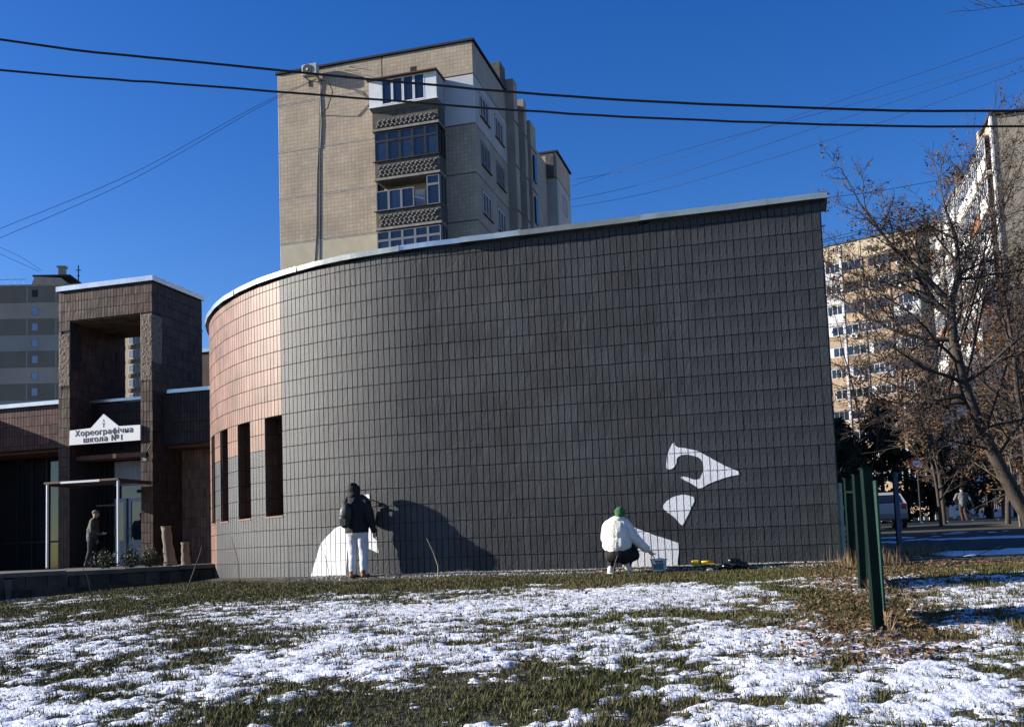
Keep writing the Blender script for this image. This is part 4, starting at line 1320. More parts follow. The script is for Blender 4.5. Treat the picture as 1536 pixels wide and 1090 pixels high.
FP = [(3.17, 8.9, .81, 2.2, -.02), (4.12, 12.0, .97, 2.34, .01), (5.14, 15.4, 1.13, 2.5, .01)]
gf = empty('green_fence', (4.1, 12, .95)); tag(gf, 'green sheet metal fence running from the lawn to the hall corner', 'fence')
gfi = Matrix.Translation((-4.1, -12, -.95))
for x, y, z0, z1, t_ in FP:
    b = MB(); post_box(b, x, y, z0-.15, z1, .04, t_); o = b.build('post', fence_post_m, gf); o.matrix_parent_inverse = gfi
    b = MB(); post_box(b, x+t_, y, z1, z1+.012, .05); o = b.build('post_cap', fence_post_m, gf); o.matrix_parent_inverse = gfi
for i in range(2):
    (xa, ya, za, zta, _), (xb, yb, zb_, ztb, _) = FP[i], FP[i+1]
    n = 16
    d = Vector((xb-xa, yb-ya, 0)); L_ = d.length; d.normalize(); nn = Vector((-d.y, d.x, 0))
    t0 = .02; t1 = .30
    n = 6
    ks = [t0+(t1-t0)*k/n for k in range(n+1)]
    for k in range(0, n, 2):
        b = MB()
        for kk in (k, k+1):
            ta, tb = ks[kk], ks[kk+1]
            prof = [(0, 0), (.25, 0), (.35, .02), (.65, .02), (.75, 0), (1, 0)]
            for (p0, h0), (p1, h1) in zip(prof[:-1], prof[1:]):
                A_ = Vector((xa, ya, 0))+d*L_*(ta+(tb-ta)*p0)-nn*(.06+h0); B_ = Vector((xa, ya, 0))+d*L_*(ta+(tb-ta)*p1)-nn*(.06+h1)
                z0 = za+(zb_-za)*ta+.12; z1 = zta+(ztb-zta)*ta-.10
                b.face((A_.x, A_.y, z0), (B_.x, B_.y, z0), (B_.x, B_.y, z1), (A_.x, A_.y, z1))
        o = b.build('sheet', fence_green, gf); o.matrix_parent_inverse = gfi
    for f_ in (.85,) if i else ():
        b = MB(); b.tube([(xa, ya, za+(zta-za)*f_), (xb, yb, zb_+(ztb-zb_)*f_)], .02, 5)
        o = b.build('rail', fence_post_m, gf); o.matrix_parent_inverse = gfi

b = MB(); b.hexa([(5.02, 15.52, 1.05), (5.06, 15.52, 1.05), (5.22, 15.86, 1.08), (5.18, 15.86, 1.08), (5.02, 15.52, 2.44), (5.06, 15.52, 2.44), (5.22, 15.86, 2.46), (5.18, 15.86, 2.46)])
o = b.build('chipped_end_plate', mat('chipped_teal', (.012, .09, .075), rough=.6, scale=7, col2=(.16, .20, .18), detail=9), gf); o.matrix_parent_inverse = gfi
pf = empty('picket_fence', (7.0, 19.5, 1.1)); tag(pf, 'dark metal picket fence in the shade behind the hall corner', 'fence')
pfi = Matrix.Translation((-7.0, -19.5, -1.1))
for k in range(12):
    x, y = 6.72+.05*k, 18.6+.30*k
    z0 = gz(x, y)
    b = MB(); post_box(b, x, y, z0-.1, z0+1.35+.12*math.sin(k*1.7), .035 if k % 4 else .05); o = b.build('picket', black_metal, pf); o.matrix_parent_inverse = pfi
for h in (.35, 1.15):
    b = MB(); b.tube([(6.70, 18.6, gz(6.7, 18.6)+h), (7.30, 22.0, gz(7.3, 22)+h)], .025, 5); o = b.build('rail', black_metal, pf); o.matrix_parent_inverse = pfi
bpst = MB(); post_box(bpst, 7.27, 19.0, 1.0, 2.72, .04); bpst.tube([(7.27, 19, 2.72), (7.27, 19, 2.8)], .055, 8)
o = bpst.build('blue_post', blue_paint); tag(o, 'slim blue gate post standing beside the dark picket fence', 'post')

# ------------------------------------------------------------------ overhead cables
def cable(pts, r, label, name='overhead_cable', n=6, group=None, wob=.0):
    # quadratic through points, resampled
    P_ = [Vector(p) for p in pts]
    out = []
    for i in range(len(P_)-1):
        p0 = P_[max(i-1, 0)]; p1 = P_[i]; p2 = P_[i+1]; p3 = P_[min(i+2, len(P_)-1)]
        for k in range(8):
            t = k/8
            q = .5*((2*p1)+(p2-p0)*t+(2*p0-5*p1+4*p2-p3)*t*t+(3*p1-p0-3*p2+p3)*t**3)
            if wob: q = q+Vector((0, 0, rng.uniform(-wob, wob)))
            out.append(q)
    out.append(P_[-1])
    b = MB(); b.tube(out, r, n)
    o_ = b.build(name, wire_m, smooth=True); tag(o_, label, 'cable', group); return o_


cable([(-12.0, 11, 8.85), (-5.7, 11, 7.63), (-3.4, 11, 7.27), (.15, 11, 6.79), (2.66, 11, 6.54), (5.96, 11, 6.35), (12, 11, 6.3)], .0135, 'thick black cable across the sky, the upper of the pair', wob=.004)
cable([(-12.0, 11, 8.2), (-5.69, 11, 7.27), (-3.41, 11, 7.0), (.14, 11, 6.58), (2.65, 11, 6.35), (5.94, 11, 6.17), (12, 11, 6.1)], .0125, 'thick black cable across the sky, the lower of the pair', wob=.004)
def pix(x, y, Y):
    # a point on the line of sight through a photo pixel, used for the far wires only
    d = cam.matrix_world.to_3x3() @ Vector(((x-768)/1500, -(y-695)/1500, -1))
    return Vector((0, 0, 1.6))+d*(Y/d.y)


for y0, y1 in ((343, 148), (357, 152)):
    cable([pix(-40, y0+16, 48), pix(0, y0, 49), pix(200, (y0+y1)/2+14, 53), pix(380, y1+14, 57), pix(475, 118 if y0 < 350 else 119, 59.2)], .012, 'thin wire rising to the air conditioner side of the beige block', n=4, group='thin wires to the beige block')
for p in ([(856, 270), (1000, 243), (1200, 172), (1536, 55)], [(856, 280), (1000, 232), (1300, 151), (1536, 86)], [(856, 300), (1000, 266), (1250, 183), (1536, 88)], [(856, 311), (1000, 283), (1250, 208), (1536, 106)]):
    cable([pix(p[0][0]-30, p[0][1]+4, 80)]+[pix(x, y, 80-i*8) for i, (x, y) in enumerate(p)]+[pix(1640, 2*p[3][1]-p[2][1]+60, 54)], .014, 'thin wire strung from the far end of the beige block over the hall', n=4, group='thin wires over the hall')
for p, l in (([(1225, 299), (1320, 286), (1420, 268), (1500, 250)], 'thin wire running from the hall roof corner to the bare tree'), ([(1230, 361), (1290, 346), (1350, 332), (1450, 305)], 'thin wire just above the roof of the balcony block'), ([(1230, 364), (1290, 351), (1350, 339), (1450, 318)], 'lower thin wire along the roof of the balcony block')):
    cable([pix(x, y, 60) for x, y in p], .015, l, n=4)
for p in ([(-20, 362), (30, 385), (62, 406)], [(-20, 372), (25, 392), (58, 407)]):
    cable([pix(x, y, 170) for x, y in p], .03, 'thin wire coming down to the roof of the grey banded high-rise', n=4, group='thin wires to the banded high-rise')

# ------------------------------------------------------------------ trees
def rand_perp(d, r_):
    v = Vector((r_.gauss(0, 1), r_.gauss(0, 1), r_.gauss(0, 1))); v -= d*v.dot(d)
    return v.normalized()


class Tree:
    def __init__(s, seed): s.r = random.Random(seed); s.b = MB(); s.limb = MB(); s.tips = []
    def branch(s, p, d, L_, r0, lvl, maxl, spec):
        r_ = s.r
        nseg = 6 if lvl < 2 else (4 if lvl < maxl else 3)
        pts = [p.copy()]; rad = [r0]
        cur = p.copy(); dd = d.normalized()
        for i in range(nseg):
            dd = (dd+rand_perp(dd, r_)*spec['wig']*(1 if lvl > 0 else .5)+Vector((0, 0, spec['trop'][min(lvl, len(spec['trop'])-1)]))).normalized()
            cur = cur+dd*(L_/nseg); pts.append(cur.copy()); rad.append(max(r0*(1-(i+1)/nseg*.72), spec['rmin']))
        (s.limb if lvl < 2 else s.b).tube(pts, rad, 8 if lvl == 0 else (6 if lvl == 1 else (4 if lvl == 2 else 3)), caps=False)
        s.children(pts, rad, L_, lvl, maxl, spec)
    def children(s, pts, rad, L_, lvl, maxl, spec):
        r_ = s.r
        if lvl >= maxl:
            s.tips.append((pts[-1], (pts[-1]-pts[-2]).normalized())); s.tips.append((pts[-2], (pts[-1]-pts[-2]).normalized()))
            return
        n = spec['n'][lvl]
        for k in range(n):
            t = spec['start'][lvl]+(1-spec['start'][lvl])*(k+r_.random())/n
            f = t*(len(pts)-1); i = min(int(f), len(pts)-2); q = pts[i].lerp(pts[i+1], f-i)
            ax = (pts[i+1]-pts[i]).normalized()
            a = R(r_.uniform(*spec['ang'][lvl]))
            nd = ax*math.cos(a)+rand_perp(ax, r_)*math.sin(a)
            if 'bias' in spec and lvl < 2: nd = (nd+Vector(spec['bias'])*r_.random()).normalized()
            rr = (rad[i]+(rad[i+1]-rad[i])*(f-i))*r_.uniform(.5, .72)
            s.branch(q, nd, L_*spec['len'][lvl]*r_.uniform(.65, 1.2)*(1.1-.45*t), max(rr, spec['rmin']), lvl+1, maxl, spec)
        s.branch(pts[-1], (pts[-1]-pts[-2]), L_*spec['len'][lvl]*.8, rad[-1], lvl+1, maxl, spec)


def leaves_mesh(name, centers, size, m, r_, flat=.0):
    n = len(centers); c = np.array(centers)
    a1 = nrg.normal(size=(n, 3)); a1 /= np.linalg.norm(a1, axis=1, keepdims=True)
    a2 = np.cross(a1, nrg.normal(size=(n, 3))); a2 /= np.linalg.norm(a2, axis=1, keepdims=True)
    s_ = nrg.uniform(size[0], size[1], (n, 1))
    P_ = np.stack([c-a1*s_, c-a2*s_*.45, c+a1*s_, c+a2*s_*.45], 1)
    me = bpy.data.meshes.new(name)
    me.from_pydata(P_.reshape(-1, 3).tolist(), [], [(4*i, 4*i+1, 4*i+2, 4*i+3) for i in range(n)])
    me.materials.append(m)
    return me


# the big leaning locust by the drive
T1 = Tree(5)
lo_pts = [Vector(p) for p in ((17.5, 33, 1.1), (16.68, 33, 2.5), (16.12, 33, 3.74), (15.56, 33, 5.09), (15.12, 33, 6.56), (14.89, 33, 8.03), (14.85, 32.9, 9.2))]
lo_rad = [.27, .23, .21, .19, .175, .16, .14]
spec = dict(n=[9, 9, 8, 6], start=[.25, .15, .15, .1], ang=[(25, 60), (25, 65), (25, 70), (25, 70)], len=[.62, .52, .46, .42], wig=.16, trop=[.1, .04, .03, .0], rmin=.007)
loc_e = empty('locust_tree', (17.5, 33, 1.1)); tag(loc_e, 'bare leaning locust tree with dangling brown pods beside the driveway', 'tree')
li = Matrix.Translation((-17.5, -33, -1.1))
trk = MB(); trk.tube(lo_pts, lo_rad, 10)
trk.tube([Vector((17.5, 33, .7)), Vector((17.5, 33, 1.1))], [.36, .27], 10)
o = trk.build('trunk', bark, loc_e, smooth=True); o.matrix_parent_inverse = li
limbs = [((15.0, 33, 7.2), (-.7, -.5, .55), 4.6, .06), ((14.85, 33, 8.9), (-.5, .3, .8), 3.8, .08), ((15.3, 33, 5.9), (-.95, .05, .0), 4.2, .055), ((16.0, 33, 4.0), (.7, -.3, .8), 4.6, .06), ((14.85, 32.9, 9.2), (-.62, -.15, .6), 4.6, .115), ((14.85, 32.9, 9.2), (.5, .2, .8), 4.8, .12), ((14.89, 33, 8.03), (-.95, .1, .22), 4.4, .085), ((15.1, 33, 6.6), (-.9, -.3, .15), 4.0, .07),
         ((15.12, 33, 6.56), (.8, -.2, .6), 5.0, .08), ((15.5, 33, 5.2), (-.8, .3, .35), 3.4, .055), ((14.9, 33, 8.4), (.7, .5, .6), 5.0, .08), ((15.9, 33, 4.3), (-.85, -.2, .1), 3.2, .045), ((14.87, 33, 8.8), (-.8, .4, .6), 4.6, .08),
         ((15.6, 33, 5.0), (.9, .1, .3), 4.2, .06)]
for p, d, l_, r_ in limbs: T1.branch(Vector(p), Vector(d), l_, r_, 1, 4, spec)
o = T1.limb.build('limbs', bark, loc_e, smooth=True); o.matrix_parent_inverse = li
o = T1.b.build('crown', twig_m, loc_e); o.matrix_parent_inverse = li
pods = []
for t, d in T1.tips:
    if T1.r.random() < (.45 if t.x > 14.0 else .16):
        for _ in range(T1.r.randint(1, 4)): pods.append(tuple(t+Vector((T1.r.gauss(0, .06), T1.r.gauss(0, .06), -T1.r.uniform(.0, .22)))))
o = link('pods', leaves_mesh('pods', pods, (.035, .08), pod_m, T1.r), loc_e); o.matrix_parent_inverse = li
print('locust', len(T1.b.f), len(pods))

# long straight shoots rising from its lower limb
T2 = Tree(21)
sp2 = dict(n=[5, 10, 8, 5], start=[.25, .3, .2, .1], ang=[(15, 40), (20, 55), (25, 60), (25, 70)], len=[.5, .32, .42, .4], wig=.05, trop=[.0, .0, .0, 0], rmin=.007)
trk2 = MB(); trk2.tube([(15.3, 33, 6.0), (14.9, 33, 6.15), (14.3, 33, 6.05), (13.7, 33, 5.75), (13.2, 33, 5.6)], [.1, .085, .07, .055, .03], 7); o = trk2.build('limb', bark, loc_e, smooth=True); o.matrix_parent_inverse = li
for p, d, l_ in (((13.75, 33, 5.78), (.38, .05, 1), 9.2), ((14.3, 33, 6.05), (.40, .0, 1), 9.0), ((14.6, 33.1, 6.1), (.33, .1, 1), 9.0), ((15.15, 33, 6.5), (.34, -.1, 1), 8.5), ((13.4, 33, 5.65), (.44, .1, 1), 7.6), ((15.3, 33.1, 5.9), (.26, .15, 1), 9.0), ((15.7, 33, 4.8), (.30, -.1, 1), 9.0)):
    T2.branch(Vector(p), Vector(d), l_, .04, 1, 3, sp2)
o = T2.limb.build('shoots', twig_m, loc_e); o.matrix_parent_inverse = li; o['kind'] = 'stuff'
o = T2.b.build('crown', twig_m, loc_e); o.matrix_parent_inverse = li
pods = []
for t, d in T2.tips:
    if T2.r.random() < .42:
        for _ in range(T2.r.randint(2, 5)): pods.append(tuple(t+Vector((T2.r.gauss(0, .09), T2.r.gauss(0, .09), -T2.r.uniform(.0, .2)))))
o = link('pods', leaves_mesh('pods', pods, (.03, .07), pod_m, T2.r), loc_e); o.matrix_parent_inverse = li

# branch tips from a tree whose trunk stands out of view, top right
def small_tree(name, label, base, height, seed, lean=(0, 0, 1), r0=.09, n=(7, 6, 5), bm=twig_m, rmin=.006, leaf=None, leafp=0, lsize=(.03, .06), group=None, levels=3, lens=(.5, .5, .45), trop=(.05, .03, .0), start=(.3, .2, .15)):
    T_ = Tree(seed); e = empty(name, base); tag(e, label, 'tree', group)
    sp_ = dict(n=list(n)+[4], start=list(start)+[.1], ang=[(25, 60), (25, 65), (25, 70), (25, 70)], len=list(lens)+[.4], wig=.14, trop=trop, rmin=rmin)
    T_.branch(Vector((0, 0, -.2)), Vector(lean), height, r0, 0, levels, sp_)
    T_.limb.build('trunk', bm, e, smooth=True)
    T_.b.build('crown', bm, e)
    if leaf:
        c = []
        for t, d in T_.tips:
            if T_.r.random() < leafp:
                for _ in range(T_.r.randint(1, 4)): c.append(tuple(t+Vector([T_.r.gauss(0, .08) for _ in range(3)])))
        if c: link('leaves', leaves_mesh('leaves', c, lsize, leaf, T_.r), e)
    return e


small_tree('bare_tree', 'bare tree top showing in the gap between portal and hall', (-13.2, 44, 5.2), 5.6, 3, r0=.08, n=(7, 6, 4))
small_tree('bare_sapling', 'pale bare sapling tops above the low brown wing', (-25.3, 46, 5.0), 4.6, 9, r0=.05, bm=bark_pale, n=(6, 5, 3), levels=2, rmin=.012)
small_tree('bare_tree', 'bare young tree standing in front of the balcony block', (20.8, 58, 2.2), 10.0, 13, r0=.13, n=(7, 6, 4), rmin=.010)
small_tree('bare_tree', 'bare twiggy tree crowding the foot of the high pale block', (27.5, 56, 2.2), 12.0, 17, r0=.18, n=(11, 8, 6), rmin=.010, leaf=pod_m, leafp=.12, lsize=(.04, .09))
small_tree('bare_tree', 'bare twiggy tree between the walking man and the high pale block', (24.0, 61, 2.2), 11.0, 19, r0=.17, n=(11, 8, 6), rmin=.010)
small_tree('bare_tree', 'low spreading bare tree with grey twigs right behind the leaning locust', (20.0, 38, 1.7), 7.0, 29, r0=.13, n=(11, 8, 6), rmin=.008, start=(.15, .1, .1))
small_tree('leafy_shrub', 'tall shrub still holding rust brown leaves behind the locust trunk', (20.4, 41.5, 1.8), 7.6, 23, r0=.12, n=(13, 9, 6), rmin=.008, leaf=dryleaf, leafp=.85, lsize=(.05, .10), start=(.12, .1, .1))
small_tree('leafy_shrub', 'brown leaved shrub arching over the path by the walking man', (18.3, 43, 1.8), 5.4, 27, r0=.09, n=(11, 8, 5), rmin=.008, leaf=dryleaf, leafp=.35, lsize=(.04, .08), start=(.2, .1, .1))
small_tree('bare_tree', 'bare dense twigged tree rising over the rust brown shrub', (23.0, 45, 1.9), 11.0, 53, r0=.15, n=(13, 9, 7), rmin=.009, leaf=pod_m, leafp=.15, lsize=(.04, .08), start=(.2, .1, .1))
small_tree('bare_tree', 'bare fine twigged tree filling the corner before the balcony block', (20.6, 48, 1.9), 9.0, 59, r0=.12, n=(12, 9, 6), rmin=.008, start=(.25, .1, .1))
small_tree('bare_tree', 'bare dark tree crowding in just beyond the leaning locust crown', (18.9, 36.5, 1.6), 10.5, 67, r0=.15, n=(13, 9, 7), rmin=.008, leaf=pod_m, leafp=.2, lsize=(.03, .07), start=(.25, .1, .1), lean=(-.05, 0, 1))
small_tree('pale_shrub', 'small pale stemmed shrub at the foot of the locust', (17.9, 35.5, 1.6), 3.0, 37, r0=.05, n=(6, 5, 3), bm=bark_pale, levels=2, rmin=.012, start=(.2, .1, .1))
hang = small_tree('overhanging_branch', 'bare budded branch reaching in against the open sky', (8.15, 13.5, 9.18), 1.35, 41, lean=(-1, .1, .02), r0=.010, n=(6, 4, 3), rmin=.003, levels=2, trop=(-.01, 0, 0), lens=(.35, .4, .4))


# dark evergreens behind the path
def evergreen_tree(loc, h, rad, seed, label):
    r_ = random.Random(seed); e = empty('evergreen_tree', loc); tag(e, label, 'tree')
    b = MB(); b.tube([(0, 0, -.3), (.05, 0, h*.5), (0, .05, h*.95)], [.16, .1, .03], 7); b.build('trunk', bark, e, smooth=True)
    c = []
    lmb = MB()
    for k in range(70):
        t = r_.random()**.8; z = h*(.06+.9*t); R_ = rad*(1-t)**.6*r_.uniform(.6, 1.1)+.15; a = r_.uniform(0, 6.28)
        tip = Vector((math.cos(a)*R_, math.sin(a)*R_, z-.15*R_+r_.uniform(-.1, .25)))
        lmb.tube([(0, 0, z), tip*.6+Vector((0, 0, z*.4+.05)), tip], [.03, .02, .008], 4, caps=False)
        for j in range(120):
            s_ = r_.random()**.6; q = Vector((0, 0, z)).lerp(tip, s_)
            c.append(tuple(q+Vector((r_.gauss(0, .17), r_.gauss(0, .17), r_.gauss(-.05, .16)))))
    lmb.build('limbs', bark, e)
    link('crown', leaves_mesh('crown', c, (.07, .20), evergreen, r_), e)


for k, (x, y, h, rad) in enumerate(((18.9, 57, 5.6, 2.0), (21.6, 58.5, 7.4, 2.6), (24.6, 59, 6.8, 2.7), (27.6, 58, 6.8, 2.7), (20.2, 61, 6.4, 2.4))):
    evergreen_tree((x, y, gz(x, y)), h, rad, 100+k, ('dark evergreen at the end of the row beside the parked car', 'tallest dark evergreen standing behind the walking man', 'dark evergreen next beyond the tallest one', 'dark evergreen behind the leaning locust trunk', 'dark evergreen tucked behind the first of the row')[k])


# shrubs and stumps on the terrace
def bush(loc, rad, seed, label, tall=1.0):
    r_ = random.Random(seed); e = empty('evergreen_bush', loc); tag(e, label, 'bush')
    st = MB(); c = []
    for k in range(34):
        a = r_.uniform(0, 6.28); el = r_.uniform(.2, 1.5)
        d = Vector((math.cos(a)*math.cos(el), math.sin(a)*math.cos(el), math.sin(el)*tall)); l_ = rad*r_.uniform(.7, 1.15)
        st.tube([(0, 0, 0), d*l_*.6, d*l_], [.008, .006, .003], 4, caps=False)
        for j in range(50):
            c.append(tuple(d*l_*r_.uniform(.3, 1.05)+Vector([r_.gauss(0, .03) for _ in range(3)])))
    st.build('stems', bark, e); link('foliage', leaves_mesh('foliage', c, (.012, .028), bushleaf, r_), e)


bush((-9.85, 24.0, 1.50), .40, 1, 'round evergreen bush on the terrace before the man at the door')
bush((-9.21, 24.0, 1.50), .38, 2, 'loose glossy bush on the terrace between the other two', 1.3)
bush((-8.81, 24.2, 1.50), .42, 3, 'wide evergreen bush on the terrace next to the tall stump')
for k, (x, y, h, r_, lx_) in enumerate(((-8.58, 25, 1.02, .135, -.12), (-8.36, 25.5, .62, .11, -.03))):
    b = MB(); n = 9; pts = [(lx_*t/n, .01*math.sin(t), h*t/n-.05) for t in range(n+1)]
    b.tube(pts, [r_*(1.25-.36*min(t, 5)/5+.07*math.sin(t*2.1+k)) for t in range(n+1)], 14)
    e = empty('tree_stump', (x, y, 1.5)); tag(e, ('tall leaning bark-less tree stump on the terrace', 'short tree stump behind the taller one on the terrace')[k], 'tree stump')
    b.build('stem', bark_pale, e, smooth=True)
    c = MB(); c.tube([Vector(pts[-1]), Vector(pts[-1])+Vector((0, 0, .012))], r_*.93, 14); c.build('cut_top', mat('cut_wood%d' % k, (.34, .27, .18), rough=.9), e)

# dry stems standing in the lawn
def stem(name, pts, r_, label, mm=bark_pale):
    b = MB(); p0 = Vector(pts[0]); b.tube([Vector(p)-p0 for p in pts], [r_*(1-.5*i/(len(pts)-1)) for i in range(len(pts))], 5)
    o_ = b.build(name, mm, None, loc=p0); tag(o_, label, 'stem')


straw_m = mat('straw', (.42, .36, .24), rough=.8, var=.2)
def wp(x, y, Y): return pix(x, y, Y)
def gp(x, Y):
    # ground point below photo column x at distance Y
    p = pix(x, 850, Y); p.z = gz(p.x, p.y)-.03; return p
stem('dry_stem', [gp(657, 16.4), wp(657, 848, 16.4), wp(650, 828, 16.4), wp(640, 807, 16.4)], .012, 'pale bent dry stem in front of the painter\'s shadow', straw_m)
stem('dry_stem', [gp(497, 16.2), wp(490, 840, 16.2), wp(480, 815, 16.2)], .006, 'thin leaning dry stem before the white painted patch', twig_m)
stem('dry_stem', [gp(434, 16.6), wp(434, 850, 16.6), wp(433, 808, 16.6)], .006, 'thin upright dry stem before the last slit window', twig_m)
stem('dry_stem', [gp(359, 17.2), wp(357, 840, 17.2), wp(347, 805, 17.2)], .006, 'thin dry stem before the brown end of the curved wall', twig_m)
stem('dry_stem', [gp(278, 17.5), wp(293, 850, 17.5), wp(300, 830, 17.5), wp(303, 818, 17.5)], .014, 'dark forked dry stem against the terrace wall', bark)
stem('dry_stem', [gp(140, 16.5), wp(131, 865, 16.5), wp(124, 852, 16.5)], .009, 'thin dry stem leaning by the terrace wall near the canopy', bark_pale)
stem('dry_stem', [gp(916, 15.0), wp(922, 845, 15.0), wp(926, 833, 15.0)], .008, 'short dry stem in front of the crouching painter', bark_pale)
stem('fallen_branch', [gp(1420, 14.2)+Vector((0, 0, .05)), gp(1470, 14.4)+Vector((0, 0, .18)), gp(1505, 14.8)+Vector((0, 0, .25))], .012, 'pale fallen branch on the bare earth beyond the fence', bark_pale)

# ------------------------------------------------------------------ people
def vox(mb, voxel, smooth_it=6):
    me = mb.mesh('raw', MATS['mortar'])
    ob = bpy.data.objects.new('raw', me); COL.objects.link(ob)
    md = ob.modifiers.new('r', 'REMESH'); md.mode = 'VOXEL'; md.voxel_size = voxel; md.use_smooth_shade = True
    ms = ob.modifiers.new('s', 'SMOOTH'); ms.factor = .5; ms.iterations = smooth_it
    dg_ = bpy.context.evaluated_depsgraph_get(); dg_.update()
    out = bpy.data.meshes.new_from_object(ob.evaluated_get(dg_))
    bpy.data.objects.remove(ob); bpy.data.meshes.remove(me)
    return out


class Body:
    """a figure grown from tapered limbs (chains of points and radii) and fused into one skin"""
    def __init__(s): s.b = MB(); s.seg = []
    def chain(s, pts, rad, zone, n=12):
        pts = [Vector(p) for p in pts]
        for i in range(len(pts)-1):
            s.b.tube([pts[i], pts[i+1]], [rad[i], rad[i+1]], n)
            s.seg.append((pts[i], pts[i+1], rad[i], rad[i+1], zone))
        for p, r_ in zip(pts, rad): s.b.ell(p, (r_, r_, r_), 12, 8)
    def ell(s, c, r, zone, rot=None):
        s.b.ell(c, r, 18, 12, rot)
        s.seg.append((Vector(c), Vector(c)+Vector((0, 0, .001)), sum(r)/3, sum(r)/3, zone))
    def hand(s, w, d, side, zone, curl=.5, sc_=1.0):
        """palm and five unequal bent fingers at wrist w pointing along d; side = direction of the thumb"""
        d = Vector(d).normalized(); side = Vector(side); side = (side-d*side.dot(d)).normalized(); pn_ = d.cross(side)
        w = Vector(w)
        s.chain([w, w+d*.045*sc_, w+d*.085*sc_], [.026*sc_, .034*sc_, .032*sc_], zone)
        for k, (off, l_) in enumerate(((.027, .07), (.009, .08), (-.009, .075), (-.026, .058))):
            p = w+d*.09*sc_+side*off*sc_
            d2 = (d+pn_*curl).normalized(); d3 = (d+pn_*curl*2.4).normalized()
            s.chain([p, p+d2*l_*.45*sc_, p+d2*l_*.45*sc_+d3*l_*.5*sc_], [.0105*sc_, .0095*sc_, .008*sc_], zone, 8)
        p = w+d*.03*sc_+side*.03*sc_
        s.chain([p, p+(d*.5+side*.8).normalized()*.035*sc_, p+(d*.5+side*.8).normalized()*.035*sc_+(d+side*.2+pn_*curl).normalized()*.03*sc_], [.013*sc_, .011*sc_, .009*sc_], zone, 8)
    def build(s, name, voxel, mats, parent, zones, disp=.004, freq=16, it=5, fix=None):
        me = vox(s.b, voxel, it)
        n = len(me.vertices); co = np.empty(n*3, np.float32); me.vertices.foreach_get('co', co); co = co.reshape(-1, 3)
        no = np.empty(n*3, np.float32); me.vertices.foreach_get('normal', no); no = no.reshape(-1, 3)
        best = np.full(n, 1e9); zi = np.zeros(n, int)
        for (a, b_, ra, rb_, z) in s.seg:
            a = np.array(a); d = np.array(b_)-a; L2 = max(d @ d, 1e-9)
            t = np.clip(((co-a) @ d)/L2, 0, 1); q = np.linalg.norm(co-(a+t[:, None]*d), axis=1)/(ra+(rb_-ra)*t)
            m_ = q < best; best[m_] = q[m_]; zi[m_] = zones.index(z)
        if disp:
            dv = np.array([mnoise.noise(Vector(p)*freq)*.6+mnoise.noise(Vector((p[0], p[1], p[2]*.35))*freq*1.9)*.4 for p in co.tolist()])
            amp = np.array([{'skin': .1, 'shoe': .15}.get(zones[k], 1.0) for k in zi])
            co = co+no*(dv*amp*disp)[:, None]
            me.vertices.foreach_set('co', co.astype(np.float32).ravel())
        if fix is not None: zi = fix(co, zi)
        vi = np.empty(len(me.loops), np.int32); me.loops.foreach_get('vertex_index', vi)
        ls = np.empty(len(me.polygons), np.int32); me.polygons.foreach_get('loop_start', ls)
        me.materials.clear()
        for m in mats: me.materials.append(m)
        me.polygons.foreach_set('material_index', zi[vi[ls]].astype(np.int32))
        me.polygons.foreach_set('use_smooth', [True]*len(me.polygons))
        me.update()
        return link(name, me, parent)


skin_m = mat('skin', (.45, .28, .20), rough=.55, var=.08)
black_cloth = mat('black_cloth', (.010, .010, .011), rough=.85, var=.3, scale=8, bump=.3, bscale=60, sheen=.0)
black_nylon = mat('black_nylon', (.014, .014, .016), rough=.45, var=.3, scale=6, bump=.3, bscale=30)
grey_sweat = mat('pale_grey_jersey', (.55, .56, .60), rough=.9, var=.06, scale=6, bump=.25, bscale=24)
brown_leather = mat('brown_leather', (.20, .075, .032), rough=.6, var=.25, scale=8)
fleece = mat('white_fleece', (.78, .74, .66), rough=.95, var=.10, scale=20, bump=1.0, bscale=70)
green_knit = mat('green_knit', (.045, .14, .045), rough=.95, var=.25, scale=30, bump=.8, bscale=120)
white_shoe = mat('white_shoe', (.72, .69, .62), rough=.6, var=.1)
dark_jacket = mat('charcoal_jacket', (.055, .056, .052), rough=.8, var=.25, scale=6, bump=.4, bscale=25)
navy_trousers = mat('navy_trousers', (.02, .025, .035), rough=.9, var=.3)
grey_knit = mat('grey_knit', (.20, .20, .19), rough=.95, var=.2)
grey_hoodie = mat('grey_hoodie', (.12, .125, .135), rough=.9, var=.15)
brown_trousers = mat('brown_trousers', (.045, .025, .022), rough=.9, var=.2)
hair_m = mat('dark_hair', (.02, .014, .01), rough=.6, var=.3)

# --- painter standing at the wall (local: +y towards the wall, +x to the right)
STP = Vector((-2.80, 17.87, 0)); STP.z = gz(STP.x, STP.y)
f_ = (CEN-STP); f_.z = 0; STA = math.atan2(-f_.x, f_.y)
STA_ = STA+R(6)
pe = empty('person', STP, STA_)
tag(pe, 'person in black hooded jacket and pale trousers painting the grey wall', 'person')
B = Body()
zones = ['jacket', 'trousers', 'shoe', 'skin']
B.chain([(-.005, -.01, .86), (-.01, -.02, 1.05), (-.02, -.015, 1.25), (-.03, 0, 1.36)], [.17, .172, .18, .15], 'jacket', 16)
B.chain([(-.06, -.01, .84), (.06, -.01, .84)], [.155, .155], 'jacket'); B.ell((.0, -.01, .90), (.225, .165, .16), 'jacket'); B.ell((-.02, -.02, 1.22), (.225, .15, .2), 'jacket'); B.ell((-.01, -.015, 1.06), (.205, .15, .2), 'jacket')
B.chain([(-.20, 0, 1.34), (-.06, 0, 1.41), (.10, 0, 1.40), (.19, -.01, 1.33)], [.075, .085, .085, .08], 'jacket')
